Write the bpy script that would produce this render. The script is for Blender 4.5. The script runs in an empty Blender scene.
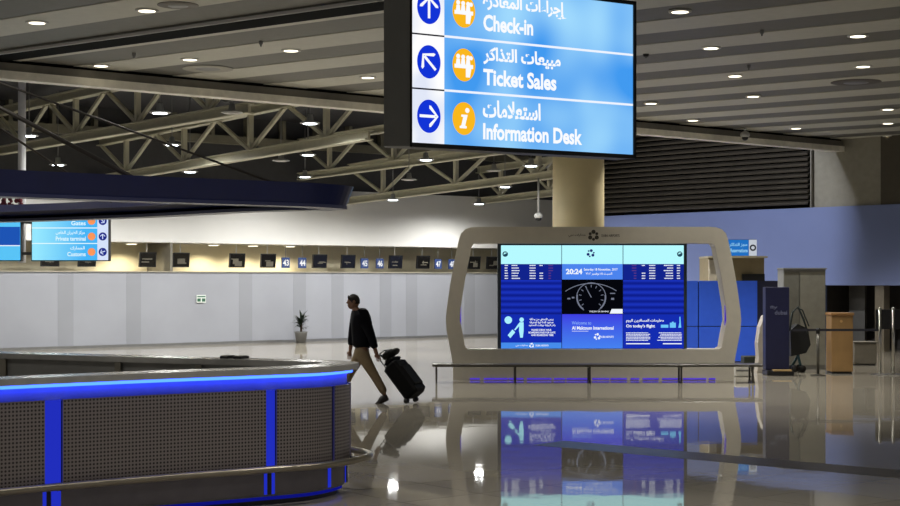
import bpy, math, random
from mathutils import Vector, Matrix
random.seed(7)
SC = bpy.context.scene
COL = SC.collection
PI = math.pi

# ---------------------------------------------------------------- camera, world, exposure
cd = bpy.data.cameras.new('camera')
cam = bpy.data.objects.new('camera', cd); COL.objects.link(cam)
cam.location = (0, 0, 2.0); cam.rotation_euler = (PI / 2, 0, 0)
cd.sensor_width = 36; cd.lens = 60; cd.shift_y = 0.03
cd.clip_start = 0.1; cd.clip_end = 300
SC.camera = cam
SC.view_settings.view_transform = 'Standard'; SC.view_settings.look = 'None'
SC.view_settings.exposure = 0.0; SC.view_settings.gamma = 1.0
SC.view_settings.use_curve_mapping = False
wd = bpy.data.worlds.new('hall_ambience'); SC.world = wd; wd.use_nodes = True
wd.node_tree.nodes['Background'].inputs[0].default_value = (1.0, 0.97, 0.92, 1)
wd.node_tree.nodes['Background'].inputs[1].default_value = 0.24
P_DOWN = 520      # recessed ceiling downlights, W
P_HIGH = 1060      # pendant high bay lamps, W
P_NICHE = 110      # little lamps over the desks, W
P_FLOOD = 2600    # flood lamp under the roof, W

for i, (x, y) in enumerate(((-3.2, 9.2), (-.4, 10.4), (-5.6, 12.4), (-2.4, 15.6), (2.6, 12.6), (3.4, 9.0), (-6.8, 17.5))):  # unseen ceiling lamps without fixtures, added to brighten the desk and near floor
    l = bpy.data.lights.new('unseen_ceiling_light', 'SPOT'); l.energy = P_DOWN * .6; l.spot_size = math.radians(110); l.spot_blend = .6; l.color = (1, .96, .88); l.shadow_soft_size = .12
    o = bpy.data.objects.new('unseen_ceiling_light', l); COL.objects.link(o); o.location = (x, y, 5.93)

# ---------------------------------------------------------------- materials
def s2l(c):
    return tuple((x / 255 / 12.92) if x / 255 <= .04045 else ((x / 255 + .055) / 1.055) ** 2.4 for x in c[:3])
MATS = {}
def mat(name, rgb, rough=.5, metal=0., var=.08, scale=6., bump=0., spec=.5, coat=0.):
    """surface with a little procedural variation of its own colour; rgb is sRGB 0-255"""
    if name in MATS: return MATS[name]
    m = bpy.data.materials.new(name); m.use_nodes = True
    nt = m.node_tree; b = nt.nodes['Principled BSDF']
    b.inputs['Roughness'].default_value = rough; b.inputs['Metallic'].default_value = metal
    b.inputs['Specular IOR Level'].default_value = spec
    b.inputs['Coat Weight'].default_value = coat
    tc = nt.nodes.new('ShaderNodeTexCoord'); n = nt.nodes.new('ShaderNodeTexNoise')
    n.inputs['Scale'].default_value = scale; n.inputs['Detail'].default_value = 4
    nt.links.new(tc.outputs['Object'], n.inputs['Vector'])
    r = nt.nodes.new('ShaderNodeValToRGB'); c = s2l(rgb)
    r.color_ramp.elements[0].position = .3; r.color_ramp.elements[1].position = .7
    r.color_ramp.elements[0].color = (*[x * (1 - var) for x in c], 1)
    r.color_ramp.elements[1].color = (*[min(1, x * (1 + var)) for x in c], 1)
    nt.links.new(n.outputs['Fac'], r.inputs['Fac']); nt.links.new(r.outputs['Color'], b.inputs['Base Color'])
    if bump:
        bp = nt.nodes.new('ShaderNodeBump'); bp.inputs['Strength'].default_value = bump; bp.inputs['Distance'].default_value = .02
        nt.links.new(n.outputs['Fac'], bp.inputs['Height']); nt.links.new(bp.outputs['Normal'], b.inputs['Normal'])
    MATS[name] = m; return m
def emit(name, rgb, strength=1., rgb2=None, axis=2, lo=0., hi=1., scale=None):
    """something that gives off light: one colour, or a picture running from rgb to rgb2 along an axis of the object"""
    if name in MATS: return MATS[name]
    m = bpy.data.materials.new(name); m.use_nodes = True; nt = m.node_tree; nt.nodes.clear()
    o = nt.nodes.new('ShaderNodeOutputMaterial'); e = nt.nodes.new('ShaderNodeEmission')
    e.inputs[0].default_value = (*s2l(rgb), 1); e.inputs[1].default_value = strength
    nt.links.new(e.outputs[0], o.inputs[0])
    if rgb2:
        tc = nt.nodes.new('ShaderNodeTexCoord'); r = nt.nodes.new('ShaderNodeValToRGB')
        r.color_ramp.elements[0].color = (*s2l(rgb), 1); r.color_ramp.elements[1].color = (*s2l(rgb2), 1)
        if scale:
            n = nt.nodes.new('ShaderNodeTexNoise'); n.inputs['Scale'].default_value = scale; n.inputs['Detail'].default_value = 1
            nt.links.new(tc.outputs['Object'], n.inputs['Vector'])
            r.color_ramp.elements[0].position = lo; r.color_ramp.elements[1].position = hi
            nt.links.new(n.outputs['Fac'], r.inputs['Fac'])
        else:
            sx = nt.nodes.new('ShaderNodeSeparateXYZ'); mr = nt.nodes.new('ShaderNodeMapRange')
            mr.inputs[1].default_value = lo; mr.inputs[2].default_value = hi
            nt.links.new(tc.outputs['Object'], sx.inputs[0]); nt.links.new(sx.outputs[axis], mr.inputs[0])
            nt.links.new(mr.outputs[0], r.inputs['Fac'])
        nt.links.new(r.outputs['Color'], e.inputs[0])
    MATS[name] = m; return m

# ---------------------------------------------------------------- mesh building
class MB:
    def __init__(s): s.v = []; s.f = []; s.mi = []; s.uv = {}; s.sm = []; s.cur = 0; s.smooth = False
    def add(s, vs, fs):
        o = len(s.v); s.v += [tuple(p) for p in vs]
        for f in fs: s.f.append([i + o for i in f]); s.mi.append(s.cur); s.sm.append(s.smooth)
        return o
    def box(s, c, d, rot=None):
        x, y, z = d[0] / 2, d[1] / 2, d[2] / 2
        vs = [Vector((a * x, b * y, e * z)) for e in (-1, 1) for b in (-1, 1) for a in (-1, 1)]
        if rot is not None: vs = [rot @ p for p in vs]
        c = Vector(c)
        s.add([p + c for p in vs], [(0, 2, 3, 1), (4, 5, 7, 6), (0, 1, 5, 4), (2, 6, 7, 3), (0, 4, 6, 2), (1, 3, 7, 5)]); return s
    def bevbox(s, c, d, b=.02):
        """box with chamfered vertical and horizontal edges"""
        x, y, z = d[0] / 2, d[1] / 2, d[2] / 2
        loops = []
        for zz, ins in ((-z, b), (-z + b, 0), (z - b, 0), (z, b)):
            X, Y = x - ins, y - ins
            loops.append([(c[0] + p[0], c[1] + p[1], c[2] + zz) for p in ((-X + b, -Y), (X - b, -Y), (X, -Y + b), (X, Y - b), (X - b, Y), (-X + b, Y), (-X, Y - b), (-X, -Y + b))])
        s.loft(loops, cap=True); return s
    def loft(s, loops, cap=False, closed=True):
        n = len(loops[0]); vs = [p for l in loops for p in l]; fs = []
        for k in range(len(loops) - 1):
            for i in range(n if closed else n - 1):
                j = (i + 1) % n
                fs.append((k * n + i, k * n + j, (k + 1) * n + j, (k + 1) * n + i))
        if cap:
            fs.append(tuple(range(n))[::-1]); fs.append(tuple((len(loops) - 1) * n + i for i in range(n)))
        return s.add(vs, fs)
    def bar(s, p, q, w, h):
        p, q = Vector(p), Vector(q); d = q - p; L = d.length; d.normalize()
        up = Vector((0, 0, 1)) if abs(d.z) < .95 else Vector((0, 1, 0))
        sx = d.cross(up).normalized(); u = sx.cross(d)
        s.box((p + q) / 2, (L, w, h), Matrix((d, sx, u)).transposed()); return s
    def tube(s, pts, r, n=10, cap=True):
        pts = [Vector(p) for p in pts]; loops = []; prev = None
        rs = r if isinstance(r, (list, tuple)) else [r] * len(pts)
        for i, p in enumerate(pts):
            d = (pts[min(i + 1, len(pts) - 1)] - pts[max(i - 1, 0)]).normalized()
            if prev is None:
                a = d.cross(Vector((0, 0, 1)) if abs(d.z) < .9 else Vector((1, 0, 0))).normalized()
            else: a = (prev - d * prev.dot(d)).normalized()
            prev = a; b = d.cross(a)
            loops.append([p + a * rs[i] * math.cos(2 * PI * k / n) + b * rs[i] * math.sin(2 * PI * k / n) for k in range(n)])
        o = s.smooth; s.smooth = True; s.loft(loops, cap=cap); s.smooth = o; return s
    def lathe(s, prof, c=(0, 0, 0), n=24, cap=True):
        loops = [[(c[0] + r * math.cos(2 * PI * k / n), c[1] + r * math.sin(2 * PI * k / n), c[2] + z) for k in range(n)] for r, z in prof]
        s.loft(loops, cap=cap); return s
    def prism(s, poly, y0, y1):           # polygon in x,z pushed along y
        a = [(x, y0, z) for x, z in poly]; b = [(x, y1, z) for x, z in poly]
        s.loft([a, b], cap=True); return s
    def prism_z(s, poly, z0, z1):
        s.loft([[(x, y, z0) for x, y in poly], [(x, y, z1) for x, y in poly]], cap=True); return s
    def flat(s, poly, y):                 # polygon in x,z facing -y
        s.add([(x, y, z) for x, z in poly], [tuple(range(len(poly)))]); return s
    def rect(s, x0, x1, z0, z1, y): return s.flat([(x0, z0), (x1, z0), (x1, z1), (x0, z1)], y)
    def disc(s, x, z, r, y, n=28, sx=1.): return s.flat([(x + r * sx * math.cos(2 * PI * k / n), z + r * math.sin(2 * PI * k / n)) for k in range(n)], y)
    def ball(s, c, r, n=14, m=8):
        rr = r if isinstance(r, (tuple, list)) else (r, r, r)
        loops = []
        for j in range(m + 1):
            t = -PI / 2 + PI * j / m; q = max(.02, math.cos(t))
            loops.append([(c[0] + rr[0] * q * math.cos(2 * PI * k / n), c[1] + rr[1] * q * math.sin(2 * PI * k / n), c[2] + rr[2] * math.sin(t)) for k in range(n)])
        o = s.smooth; s.smooth = True; s.loft(loops, cap=True); s.smooth = o; return s
    def build(s, name, mats, parent=None, loc=(0, 0, 0), rotz=0., fix=True):
        me = bpy.data.meshes.new(name); me.from_pydata(s.v, [], s.f)
        for m in (mats if isinstance(mats, (list, tuple)) else [mats]): me.materials.append(m)
        me.polygons.foreach_set('material_index', s.mi); me.polygons.foreach_set('use_smooth', s.sm)
        if s.uv:
            ul = me.uv_layers.new(name='UVMap')
            for lp in me.loops: ul.data[lp.index].uv = s.uv.get(lp.vertex_index, (0, 0))
        me.update()
        if fix:
            import bmesh
            bm = bmesh.new(); bm.from_mesh(me); bmesh.ops.recalc_face_normals(bm, faces=bm.faces); bm.to_mesh(me); bm.free()
        o = bpy.data.objects.new(name, me); COL.objects.link(o)
        o.location = loc; o.rotation_euler = (0, 0, rotz)
        if parent: o.parent = parent
        return o

def thing(name, label, cat, loc=(0, 0, 0), rotz=0., group=None):
    o = bpy.data.objects.new(name, None); COL.objects.link(o); o.empty_display_size = .2
    o.location = loc; o.rotation_euler = (0, 0, rotz); o['label'] = label; o['category'] = cat
    if group: o['group'] = group
    return o
def tag(o, label, cat, group=None):
    o['label'] = label; o['category'] = cat
    if group: o['group'] = group
    return o
def struct(o): o['kind'] = 'structure'; return o
def dup(root, loc, label, rotz=None):
    r = root.copy(); COL.objects.link(r); r.location = loc; r['label'] = label
    if rotz is not None: r.rotation_euler = (0, 0, rotz)
    for ch in list(root.children):
        c = ch.copy(); COL.objects.link(c); c.parent = r
        for g in list(ch.children):
            d = g.copy(); COL.objects.link(d); d.parent = c
    return r
def spot(name, parent, loc, power, deg, color=(1, .93, .8), rot=(0, 0, 0), blend=.6, size=.08):
    l = bpy.data.lights.new(name, 'SPOT'); l.energy = power; l.spot_size = math.radians(deg); l.spot_blend = blend
    l.color = color; l.shadow_soft_size = size
    o = bpy.data.objects.new(name, l); COL.objects.link(o); o.location = loc; o.rotation_euler = rot; o.parent = parent
    return o

# ---------------------------------------------------------------- writing
AR = {'ا': (0xFE8D, 2), 'أ': (0xFE83, 2), 'إ': (0xFE87, 2), 'ب': (0xFE8F, 4), 'ة': (0xFE93, 2), 'ت': (0xFE95, 4), 'ث': (0xFE99, 4), 'ج': (0xFE9D, 4), 'ح': (0xFEA1, 4), 'خ': (0xFEA5, 4), 'د': (0xFEA9, 2), 'ذ': (0xFEAB, 2), 'ر': (0xFEAD, 2), 'ز': (0xFEAF, 2), 'س': (0xFEB1, 4), 'ش': (0xFEB5, 4), 'ص': (0xFEB9, 4), 'ض': (0xFEBD, 4), 'ط': (0xFEC1, 4), 'ظ': (0xFEC5, 4), 'ع': (0xFEC9, 4), 'غ': (0xFECD, 4), 'ف': (0xFED1, 4), 'ق': (0xFED5, 4), 'ك': (0xFED9, 4), 'ل': (0xFEDD, 4), 'م': (0xFEE1, 4), 'ن': (0xFEE5, 4), 'ه': (0xFEE9, 4), 'و': (0xFEED, 2), 'ى': (0xFEEF, 2), 'ي': (0xFEF1, 4), 'ء': (0xFE80, 1)}
def shape(s):
    out = []; i = 0; prev = False
    while i < len(s):
        c = s[i]
        if c == 'ل' and i + 1 < len(s) and s[i + 1] in 'اأإ':
            b = {'ا': 0xFEFB, 'أ': 0xFEF7, 'إ': 0xFEF9}[s[i + 1]]
            out.append(chr(b + (1 if prev else 0))); prev = False; i += 2; continue
        if c not in AR: out.append(c); prev = False; i += 1; continue
        b, n = AR[c]; nxt = i + 1 < len(s) and s[i + 1] in AR and AR[s[i + 1]][1] > 1
        if n == 1: out.append(chr(b)); prev = False
        elif n == 2: out.append(chr(b + (1 if prev else 0))); prev = False
        else: out.append(chr(b + ((3 if prev else 2) if nxt else (1 if prev else 0)))); prev = nxt
        i += 1
    return ''.join(reversed(out))
def write(mb, body, x0, x1, z0, z1, y, bold=.02):
    """letters fitted into the box x0..x1, z0..z1 on a plane facing -y"""
    if any(c in AR for c in body): body = shape(body)
    cu = bpy.data.curves.new('letters', 'FONT'); cu.body = body; cu.offset = bold; cu.resolution_u = 3
    o = bpy.data.objects.new('letters', cu); COL.objects.link(o)
    dg = bpy.context.evaluated_depsgraph_get(); dg.update()
    me = bpy.data.meshes.new_from_object(o.evaluated_get(dg))
    vs = [v.co.copy() for v in me.vertices]; fs = [tuple(p.vertices) for p in me.polygons]
    bpy.data.objects.remove(o); bpy.data.curves.remove(cu); bpy.data.meshes.remove(me)
    if not vs: return
    ax, bx = min(v.x for v in vs), max(v.x for v in vs); ay, by = min(v.y for v in vs), max(v.y for v in vs)
    mb.add([(x0 + (v.x - ax) / (bx - ax) * (x1 - x0), y, z0 + (v.y - ay) / (by - ay) * (z1 - z0)) for v in vs], fs)
def arrow(mb, x, z, L, ang, y, w=.16):
    """arrow with a barbed head pointing along ang"""
    ca, sa = math.cos(ang), math.sin(ang)
    def T(p): return (x + p[0] * ca - p[1] * sa, z + p[0] * sa + p[1] * ca)
    h = w * L / 2; e = L * .5
    mb.flat([T(p) for p in ((-e, -h), (e * .7, -h), (e * .7, h), (-e, h))], y)
    for sg in (-1, 1):
        mb.flat([T(p) for p in ((e, 0), (e * .78, 0), (e * .02, sg * e * .72), (e * .02, sg * e * 1.0), (e * .22, sg * e * .95))], y - .0004 * (sg + 2))

# ---------------------------------------------------------------- hall axes
W0 = Vector((-.35, 52.2)); TH = math.atan2(.625, .78)            # the check-in wall: starts, and its direction
wv = Vector((math.cos(TH), math.sin(TH))); mv = Vector((math.sin(TH), -math.cos(TH)))   # along the wall / out of it into the hall
def wpt(t, s=0., z=0.): p = W0 + wv * t + mv * s; return Vector((p.x, p.y, z))
def wt(px, d=0.):        # where along the wall a column of the photograph meets it, d metres in front
    k = (px - 450) / 1500; b = W0 + mv * d
    return (k * b.y - b.x) / (wv.x - k * wv.y)
G0 = Vector((5.1, 49.)); GA = math.atan2(-.729, .684)
gv = Vector((math.cos(GA), math.sin(GA)))
def gt(px): k = (px - 450) / 1500; return (k * G0.y - G0.x) / (gv.x - k * gv.y)
def at(px, py, Y): return Vector(((px - 450) / 1500 * Y, Y, 2 + (280 - py) / 1500 * Y))
CEIL = 6.0; ROOF = 7.1; EDGE = 14.6

# ---------------------------------------------------------------- materials used around the hall
M_white = mat('white_paint', (210, 209, 206), .6, var=.03, scale=.8)
M_part = mat('pale_grey_partition', (144, 146, 153), .35, var=.05, scale=.7)
M_partd = mat('grey_partition_strip', (134, 136, 142), .35, var=.05, scale=.7)
M_cream = mat('cream_wall', (220, 210, 180), .6, var=.03)
M_upper = mat('shaded_upper_wall', (62, 62, 64), .7)  # wall above the reach of the lamps, its dimness put into the colour
M_roof = mat('dark_roof_deck', (46, 46, 50), .7)
M_steel = mat('cream_painted_steel', (192, 188, 166), .5, var=.05)
M_plank = mat('beige_ceiling_plank', (198, 196, 184), .55, var=.04)
M_gap = mat('grey_ceiling_gap', (114, 112, 106), .6, var=.05)
M_black = mat('black_plastic', (22, 22, 24), .4)
M_blackm = mat('matt_black', (5, 5, 6), .9, spec=.1)
M_grey = mat('grey_metal', (128, 128, 128), .4, .6)
M_lgrey = mat('light_grey_metal', (190, 190, 188), .45)
M_chrome = mat('brushed_steel', (190, 188, 182), .28, 1., scale=30)
M_navy = mat('navy_lacquer', (18, 28, 78), .3)
M_navyd = mat('navy_underside', (20, 23, 52), .5)
M_frame = mat('champagne_display_frame', (201, 195, 181), .4, var=.03)
M_colm = mat('tan_column_paint', (232, 216, 172), .5, var=.05, scale=2)
M_bluew = mat('blue_grey_wall_paint', (114, 128, 176), .6, var=.04, scale=.6)
M_bluep = mat('bright_blue_panel', (58, 108, 255), .35, var=.05)
E_led = emit('blue_led', (50, 92, 255), 5.)
E_lamp = emit('lamp_lens', (255, 244, 214), 4.)
E_white = emit('sign_white', (238, 244, 255), 1.0)
E_dim = emit('sign_letter', (250, 252, 255), 1.0)

# ---------------------------------------------------------------- floor
def floor_material():
    m = bpy.data.materials.new('polished_granite'); m.use_nodes = True; nt = m.node_tree; b = nt.nodes['Principled BSDF']
    tc = nt.nodes.new('ShaderNodeTexCoord')
    mp = nt.nodes.new('ShaderNodeMapping'); mp.inputs['Rotation'].default_value = (0, 0, -TH)
    nt.links.new(tc.outputs['Object'], mp.inputs[0])
    br = nt.nodes.new('ShaderNodeTexBrick'); br.offset = 0; br.inputs['Scale'].default_value = 1
    br.inputs['Brick Width'].default_value = .9; br.inputs['Row Height'].default_value = .9; br.inputs['Mortar Size'].default_value = .004
    br.inputs['Color1'].default_value = (*s2l((156, 150, 137)), 1); br.inputs['Color2'].default_value = (*s2l((147, 141, 130)), 1)
    br.inputs['Mortar'].default_value = (*s2l((112, 106, 98)), 1)
    nt.links.new(mp.outputs[0], br.inputs['Vector'])
    n = nt.nodes.new('ShaderNodeTexNoise'); n.inputs['Scale'].default_value = 60; n.inputs['Detail'].default_value = 3
    nt.links.new(tc.outputs['Object'], n.inputs['Vector'])
    mx = nt.nodes.new('ShaderNodeMix'); mx.data_type = 'RGBA'; mx.blend_type = 'MULTIPLY'; mx.inputs[0].default_value = .25
    nt.links.new(br.outputs['Color'], mx.inputs[6]); nt.links.new(n.outputs['Color'], mx.inputs[7])
    nt.links.new(mx.outputs[2], b.inputs['Base Color'])
    b.inputs['Roughness'].default_value = .03; b.inputs['IOR'].default_value = 1.55
    n2 = nt.nodes.new('ShaderNodeTexNoise'); n2.inputs['Scale'].default_value = 2.2; n2.inputs['Detail'].default_value = 2
    nt.links.new(tc.outputs['Object'], n2.inputs['Vector'])
    bp = nt.nodes.new('ShaderNodeBump'); bp.inputs['Strength'].default_value = .2; bp.inputs['Distance'].default_value = .004
    nt.links.new(n2.outputs['Fac'], bp.inputs['Height']); nt.links.new(bp.outputs['Normal'], b.inputs['Normal'])
    df = nt.nodes.new('ShaderNodeBsdfDiffuse'); nt.links.new(mx.outputs[2], df.inputs[0]); ms = nt.nodes.new('ShaderNodeMixShader'); ms.inputs[0].default_value = .16
    nt.links.new(b.outputs[0], ms.inputs[1]); nt.links.new(df.outputs[0], ms.inputs[2]); nt.links.new(ms.outputs[0], nt.nodes['Material Output'].inputs[0])
    return m
mb = MB(); mb.box((2, 34, -.1), (70, 76, .2)); struct(mb.build('floor', floor_material()))
M_band = mat('dark_granite_band', (66, 63, 62), .3, var=.2, scale=60)
p = Vector((2.73, 17.1)); bd = Vector((math.cos(math.radians(-41)), math.sin(math.radians(-41)))); mb = MB()
mb.bar((p.x - bd.x * 2, p.y - bd.y * 2, .0005), (p.x + bd.x * 9, p.y + bd.y * 9, .0005), .62, .002)
struct(mb.build('trim_1', M_band))

# ---------------------------------------------------------------- check-in wall (left)
mb = MB()
t0, t1 = -26, 8.6
def wbox(mb, ta, tb, za, zb, d0, d1):      # in the wall's own frame: x along, -y out
    mb.box(((ta + tb) / 2, (d0 + d1) / 2, (za + zb) / 2), (tb - ta, d1 - d0, zb - za))
WL = (W0.x, W0.y, 0)
wbox(mb, t0, t1, 3.14, 4.95, 0, 1.7); struct(mb.build('wall_left_fascia', M_white, None, WL, TH))
mb = MB(); wbox(mb, t0, t1, 4.95, ROOF, .15, .4); struct(mb.build('wall_left_upper', M_upper, None, WL, TH))
mb = MB(); wbox(mb, t0, t1, 6.25, 6.5, -.12, .15)
k = t0
while k < t1: wbox(mb, k, k + .12, 6.5, ROOF, -.1, .15); k += 1.3
struct(mb.build('trim_2', mat('far_beam', (120, 116, 100), .6), None, WL, TH))
mb = MB(); wbox(mb, t0, t1, 2.0, 3.14, 1.5, 1.7); struct(mb.build('wall_left_niche', M_cream, None, WL, TH))
mb = MB(); wbox(mb, t0, t1, 0, 2.235, .02, .2)
mb.cur = 1
for px in (66, 134, 246, 300, 338, 386, 412, 470):
    t = wt(px); wbox(mb, t - .24, t + .24, 0, 2.235, .016, .03)
mb.cur = 0
struct(mb.build('wall_left_partition', [M_part, M_partd], None, WL, TH))
mb = MB(); wbox(mb, t0, t1, 2.235, 2.265, -.03, .24); struct(mb.build('trim_3', mat('partition_cap', (150, 145, 130), .5), None, WL, TH))
mb = MB(); t = wt(171.5); wbox(mb, t - .04, t + .04, 2.265, 3.14, -.0, 1.5); struct(mb.build('trim_4', mat('divider_grey', (110, 106, 96), .5), None, WL, TH))
mb = MB(); wbox(mb, t0, t1, 0, .08, -.015, .02); struct(mb.build('baseboard_left', M_grey, None, WL, TH))

# ---------------------------------------------------------------- roof and stripped ceiling
mb = MB(); a, b_, c, d = wpt(-30, -3), wpt(26, -3), wpt(26, EDGE + .4), wpt(-30, EDGE + .4)
mb.prism_z([(q.x, q.y) for q in (a, b_, c, d)], ROOF, ROOF + .15); struct(mb.build('ceiling_roof', M_roof))
SD = math.radians(-36)                       # direction of the planks
sd = Vector((math.cos(SD), math.sin(SD))); sn = Vector((-math.sin(SD), math.cos(SD)))
def clip_edge(poly):                          # keep the part of a polygon on the hall side of the ceiling edge
    out = []
    def dist(q): return (Vector(q) - W0).dot(mv) - EDGE
    for i in range(len(poly)):
        A, B = poly[i], poly[(i + 1) % len(poly)]; da, db = dist(A), dist(B)
        if da >= 0: out.append(A)
        if (da >= 0) != (db >= 0):
            f = da / (da - db); out.append((A[0] + (B[0] - A[0]) * f, A[1] + (B[1] - A[1]) * f))
    return out
mb = MB(); big = clip_edge([(-26, 4), (26, 4), (26, 56), (-26, 56)])
mb.prism_z(big, CEIL + .012, CEIL + .2); mb.cur = 1
PITCH = 2.0; PW = 1.0; PH = .6
for k in range(-3, 36):
    c0 = k * PITCH + PH
    q = [sn * c0 + sd * -40, sn * c0 + sd * 50, sn * (c0 + PW) + sd * 50, sn * (c0 + PW) + sd * -40]
    poly = clip_edge([(u.x, u.y) for u in q])
    if len(poly) > 2: mb.prism_z(poly, CEIL, CEIL + .012)
struct(mb.build('ceiling', [M_gap, M_plank]))
# edge beam of the ceiling; the matt black bar on top paints the shadow gap
for nm, z0, z1, dd, m_ in (('trim_5', 5.95, 6.22, -.06, M_blackm), ('trim_6', 5.8, 5.95, .0, mat('edge_beam_grey', (120, 116, 108), .5)), ('trim_7', 5.65, 5.8, .05, mat('edge_beam_flange', (240, 236, 224), .5))):
    mb = MB(); A, B = wpt(-22, EDGE - .1 + dd, (z0 + z1) / 2), wpt(10.4, EDGE - .1 + dd, (z0 + z1) / 2)
    mb.bar(A, B, .3, z1 - z0); struct(mb.build(nm, m_))
# ceiling slot: its dark recess painted as a flat black strip, with a pale lip
c0 = (Vector((-5.88, 1500 * 4 / 238.)) ).dot(sn)
mb = MB(); A = sn * c0 + sd * -26; B = sn * c0 + sd * 4.5
mb.bar((A.x, A.y, CEIL - .02), (B.x, B.y, CEIL - .005), .72, .03); mb.cur = 1
C_, D_ = A - sn * .37, B - sn * .37
mb.bar((C_.x, C_.y, CEIL - .045), (D_.x, D_.y, CEIL - .02), .035, .05)
struct(mb.build('trim_8', [M_blackm, M_white]))

# ---------------------------------------------------------------- blue grey wall (right) with louvre
GL = (G0.x, G0.y, 0)
mb = MB(); wbox(mb, -1.5, 14.5, 1.85, 4.09, 0, .5); wbox(mb, -1.5, 8.0, 0, 1.85, .02, .5)
struct(mb.build('wall_right', M_bluew, None, GL, GA))
mb = MB(); wbox(mb, -1.5, 10.0, 4.09, CEIL + .6, .1, .5); struct(mb.build('wall_right_upper', mat('grey_wall_paint', (138, 134, 122), .6), None, GL, GA))
mb = MB(); wbox(mb, 10.0, 14.5, 4.09, CEIL + .6, .06, .5); struct(mb.build('wall_right_panel', mat('shadowed_brown_panel', (70, 64, 52), .6), None, GL, GA))  # brown panel, its colour darkened for the shadow falling on this wall end
mb = MB(); wbox(mb, 7.6, 14.5, 0, 1.85, 2.6, 2.8); wbox(mb, 7.6, 7.8, 0, 1.85, .5, 2.6); wbox(mb, 7.6, 14.5, 1.84, 1.94, .5, 2.8)
struct(mb.build('wall_right_recess', mat('recess_dark', (74, 70, 66), .6), None, GL, GA))
mb = MB(); wbox(mb, gt(873), gt(882), 0, 1.85, .1, .4); struct(mb.build('trim_9', mat('recess_post', (120, 112, 98), .5), None, GL, GA))
mb = MB(); wbox(mb, gt(826), gt(842), 0, 1.84, 1.2, 1.3); struct(mb.build('trim_10', mat('recess_panel_grey', (92, 90, 86), .5), None, GL, GA))
lv = thing('louvre_grille', 'wide dark brown louvre of horizontal slats above the blue grey wall', 'louvre', (G0.x, G0.y, 4.1), GA)
M_slat = mat('dark_bronze_slat', (74, 69, 62), .35, .35, var=.15, scale=3)
mb = MB(); T1 = gt(811)
for i in range(16):
    z = .08 + i * .158
    # rounded slat profile
    pr = [(-.16, .0), (-.19, .03), (-.18, .075), (-.1, .125), (.02, .14), (.02, .12), (-.1, .1), (-.14, .05)]
    mb.loft([[(-1.3, y, z + q) for y, q in pr], [(T1, y, z + q) for y, q in pr]], cap=True)
mb.build('slats', M_slat, lv)
mb = MB(); mb.box(((T1 - 1.3) / 2, .06, 1.25), (T1 + 1.3, .06, 2.5)); mb.build('back_panel', M_blackm, lv)
mb = MB(); mb.box((T1 + .02, .0, 1.25), (.04, .1, 2.5)); mb.build('end_frame', mat('louvre_end', (128, 124, 116), .5), lv)

# ---------------------------------------------------------------- round column
mb = MB(); mb.smooth = True; mb.lathe([(.57, 0), (.57, CEIL)], n=48); mb.smooth = False
mb.lathe([(.6, 0), (.6, .15)], n=48)
col = mb.build('column', M_colm, None, (2.84, 33.2, 0)); col['kind'] = 'structure'

# ---------------------------------------------------------------- roof trusses
def truss(px, z0, z1, L, label, depth=1.1):
    b = wpt(wt(px), 0, z0)
    t = thing('roof_truss', label, 'truss', b, TH, 'cream steel trusses under the dark roof')
    dz = z1 - z0
    def pt(s, h): return Vector((0, -s, dz * s / L + h))
    def chord(h):
        mb = MB(); mb.bar(pt(0, h), pt(L, h), .24, .03); mb.bar(pt(0, h + .1), pt(L, h + .1), .06, .18); mb.bar(pt(0, h + .2), pt(L, h + .2), .24, .03)
        return mb
    chord(0).build('bottom_chord', M_steel, t); chord(depth).build('top_chord', M_steel, t)
    n = max(2, round(L / 3.2))
    for i in range(n):
        s0 = L * i / n; s1 = L * (i + 1) / n; sm = (s0 + s1) / 2
        mb = MB(); mb.bar(pt(sm, .2), pt(sm, depth), .12, .12); mb.build('web_post', M_steel, t)
        mb = MB(); mb.bar(pt(sm, .2), pt(s0 + .1, depth), .085, .085); mb.build('web_diagonal', M_steel, t)
        mb = MB(); mb.bar(pt(sm, .2), pt(s1 - .1, depth), .085, .085); mb.build('web_diagonal', M_steel, t)
    return t
truss(-2, 5.53, 5.53, 13.6, 'highest cream roof truss, running up to the ceiling edge at upper left')
truss(100, 4.86, 5.15, 13.6, 'long cream roof truss passing behind the lamp above the canopy tip')
truss(300, 5.25, 5.5, 13.6, 'cream roof truss whose webs show just left of the black sign casing')
truss(350, 4.53, 4.9, 11.2, 'cream roof truss passing directly under the blue direction sign')
truss(478, 4.7, 4.85, 5.0, 'lowest cream roof truss, its end just left of the round column')

# ---------------------------------------------------------------- pendant high bay lamps
def highbay(px, py, z, label, lit=True):
    Y = (z - 2) * 1500 / (280 - py); X = (px - 450) / 1500 * Y
    lim = wpt(wt(px), 0)
    t = thing('pendant_lamp', label, 'lamp', (X, Y, z), 0, 'high bay lamps among the trusses' if lit else 'unlit bowl lamps among the trusses')
    mb = MB(); mb.smooth = True
    mb.lathe([(.22, .0), (.23, .015), (.19, .035), (.08, .06), (.06, .2)], n=24); mb.build('reflector', M_lgrey, t)
    mb = MB(); mb.lathe([(.15, -.015), (.15, -.004)], n=24); mb.build('lens', emit('highbay_lens', (240, 250, 255), 10.) if lit else M_white, t)
    mb = MB(); mb.tube([(0, 0, .2), (0, 0, ROOF - z)], .012, 6); mb.build('rod', M_grey, t)
    if lit: spot('lamp_light', t, (0, 0, -.03), P_HIGH, 172, (1, .99, .95), size=.15)
    return t
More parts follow.
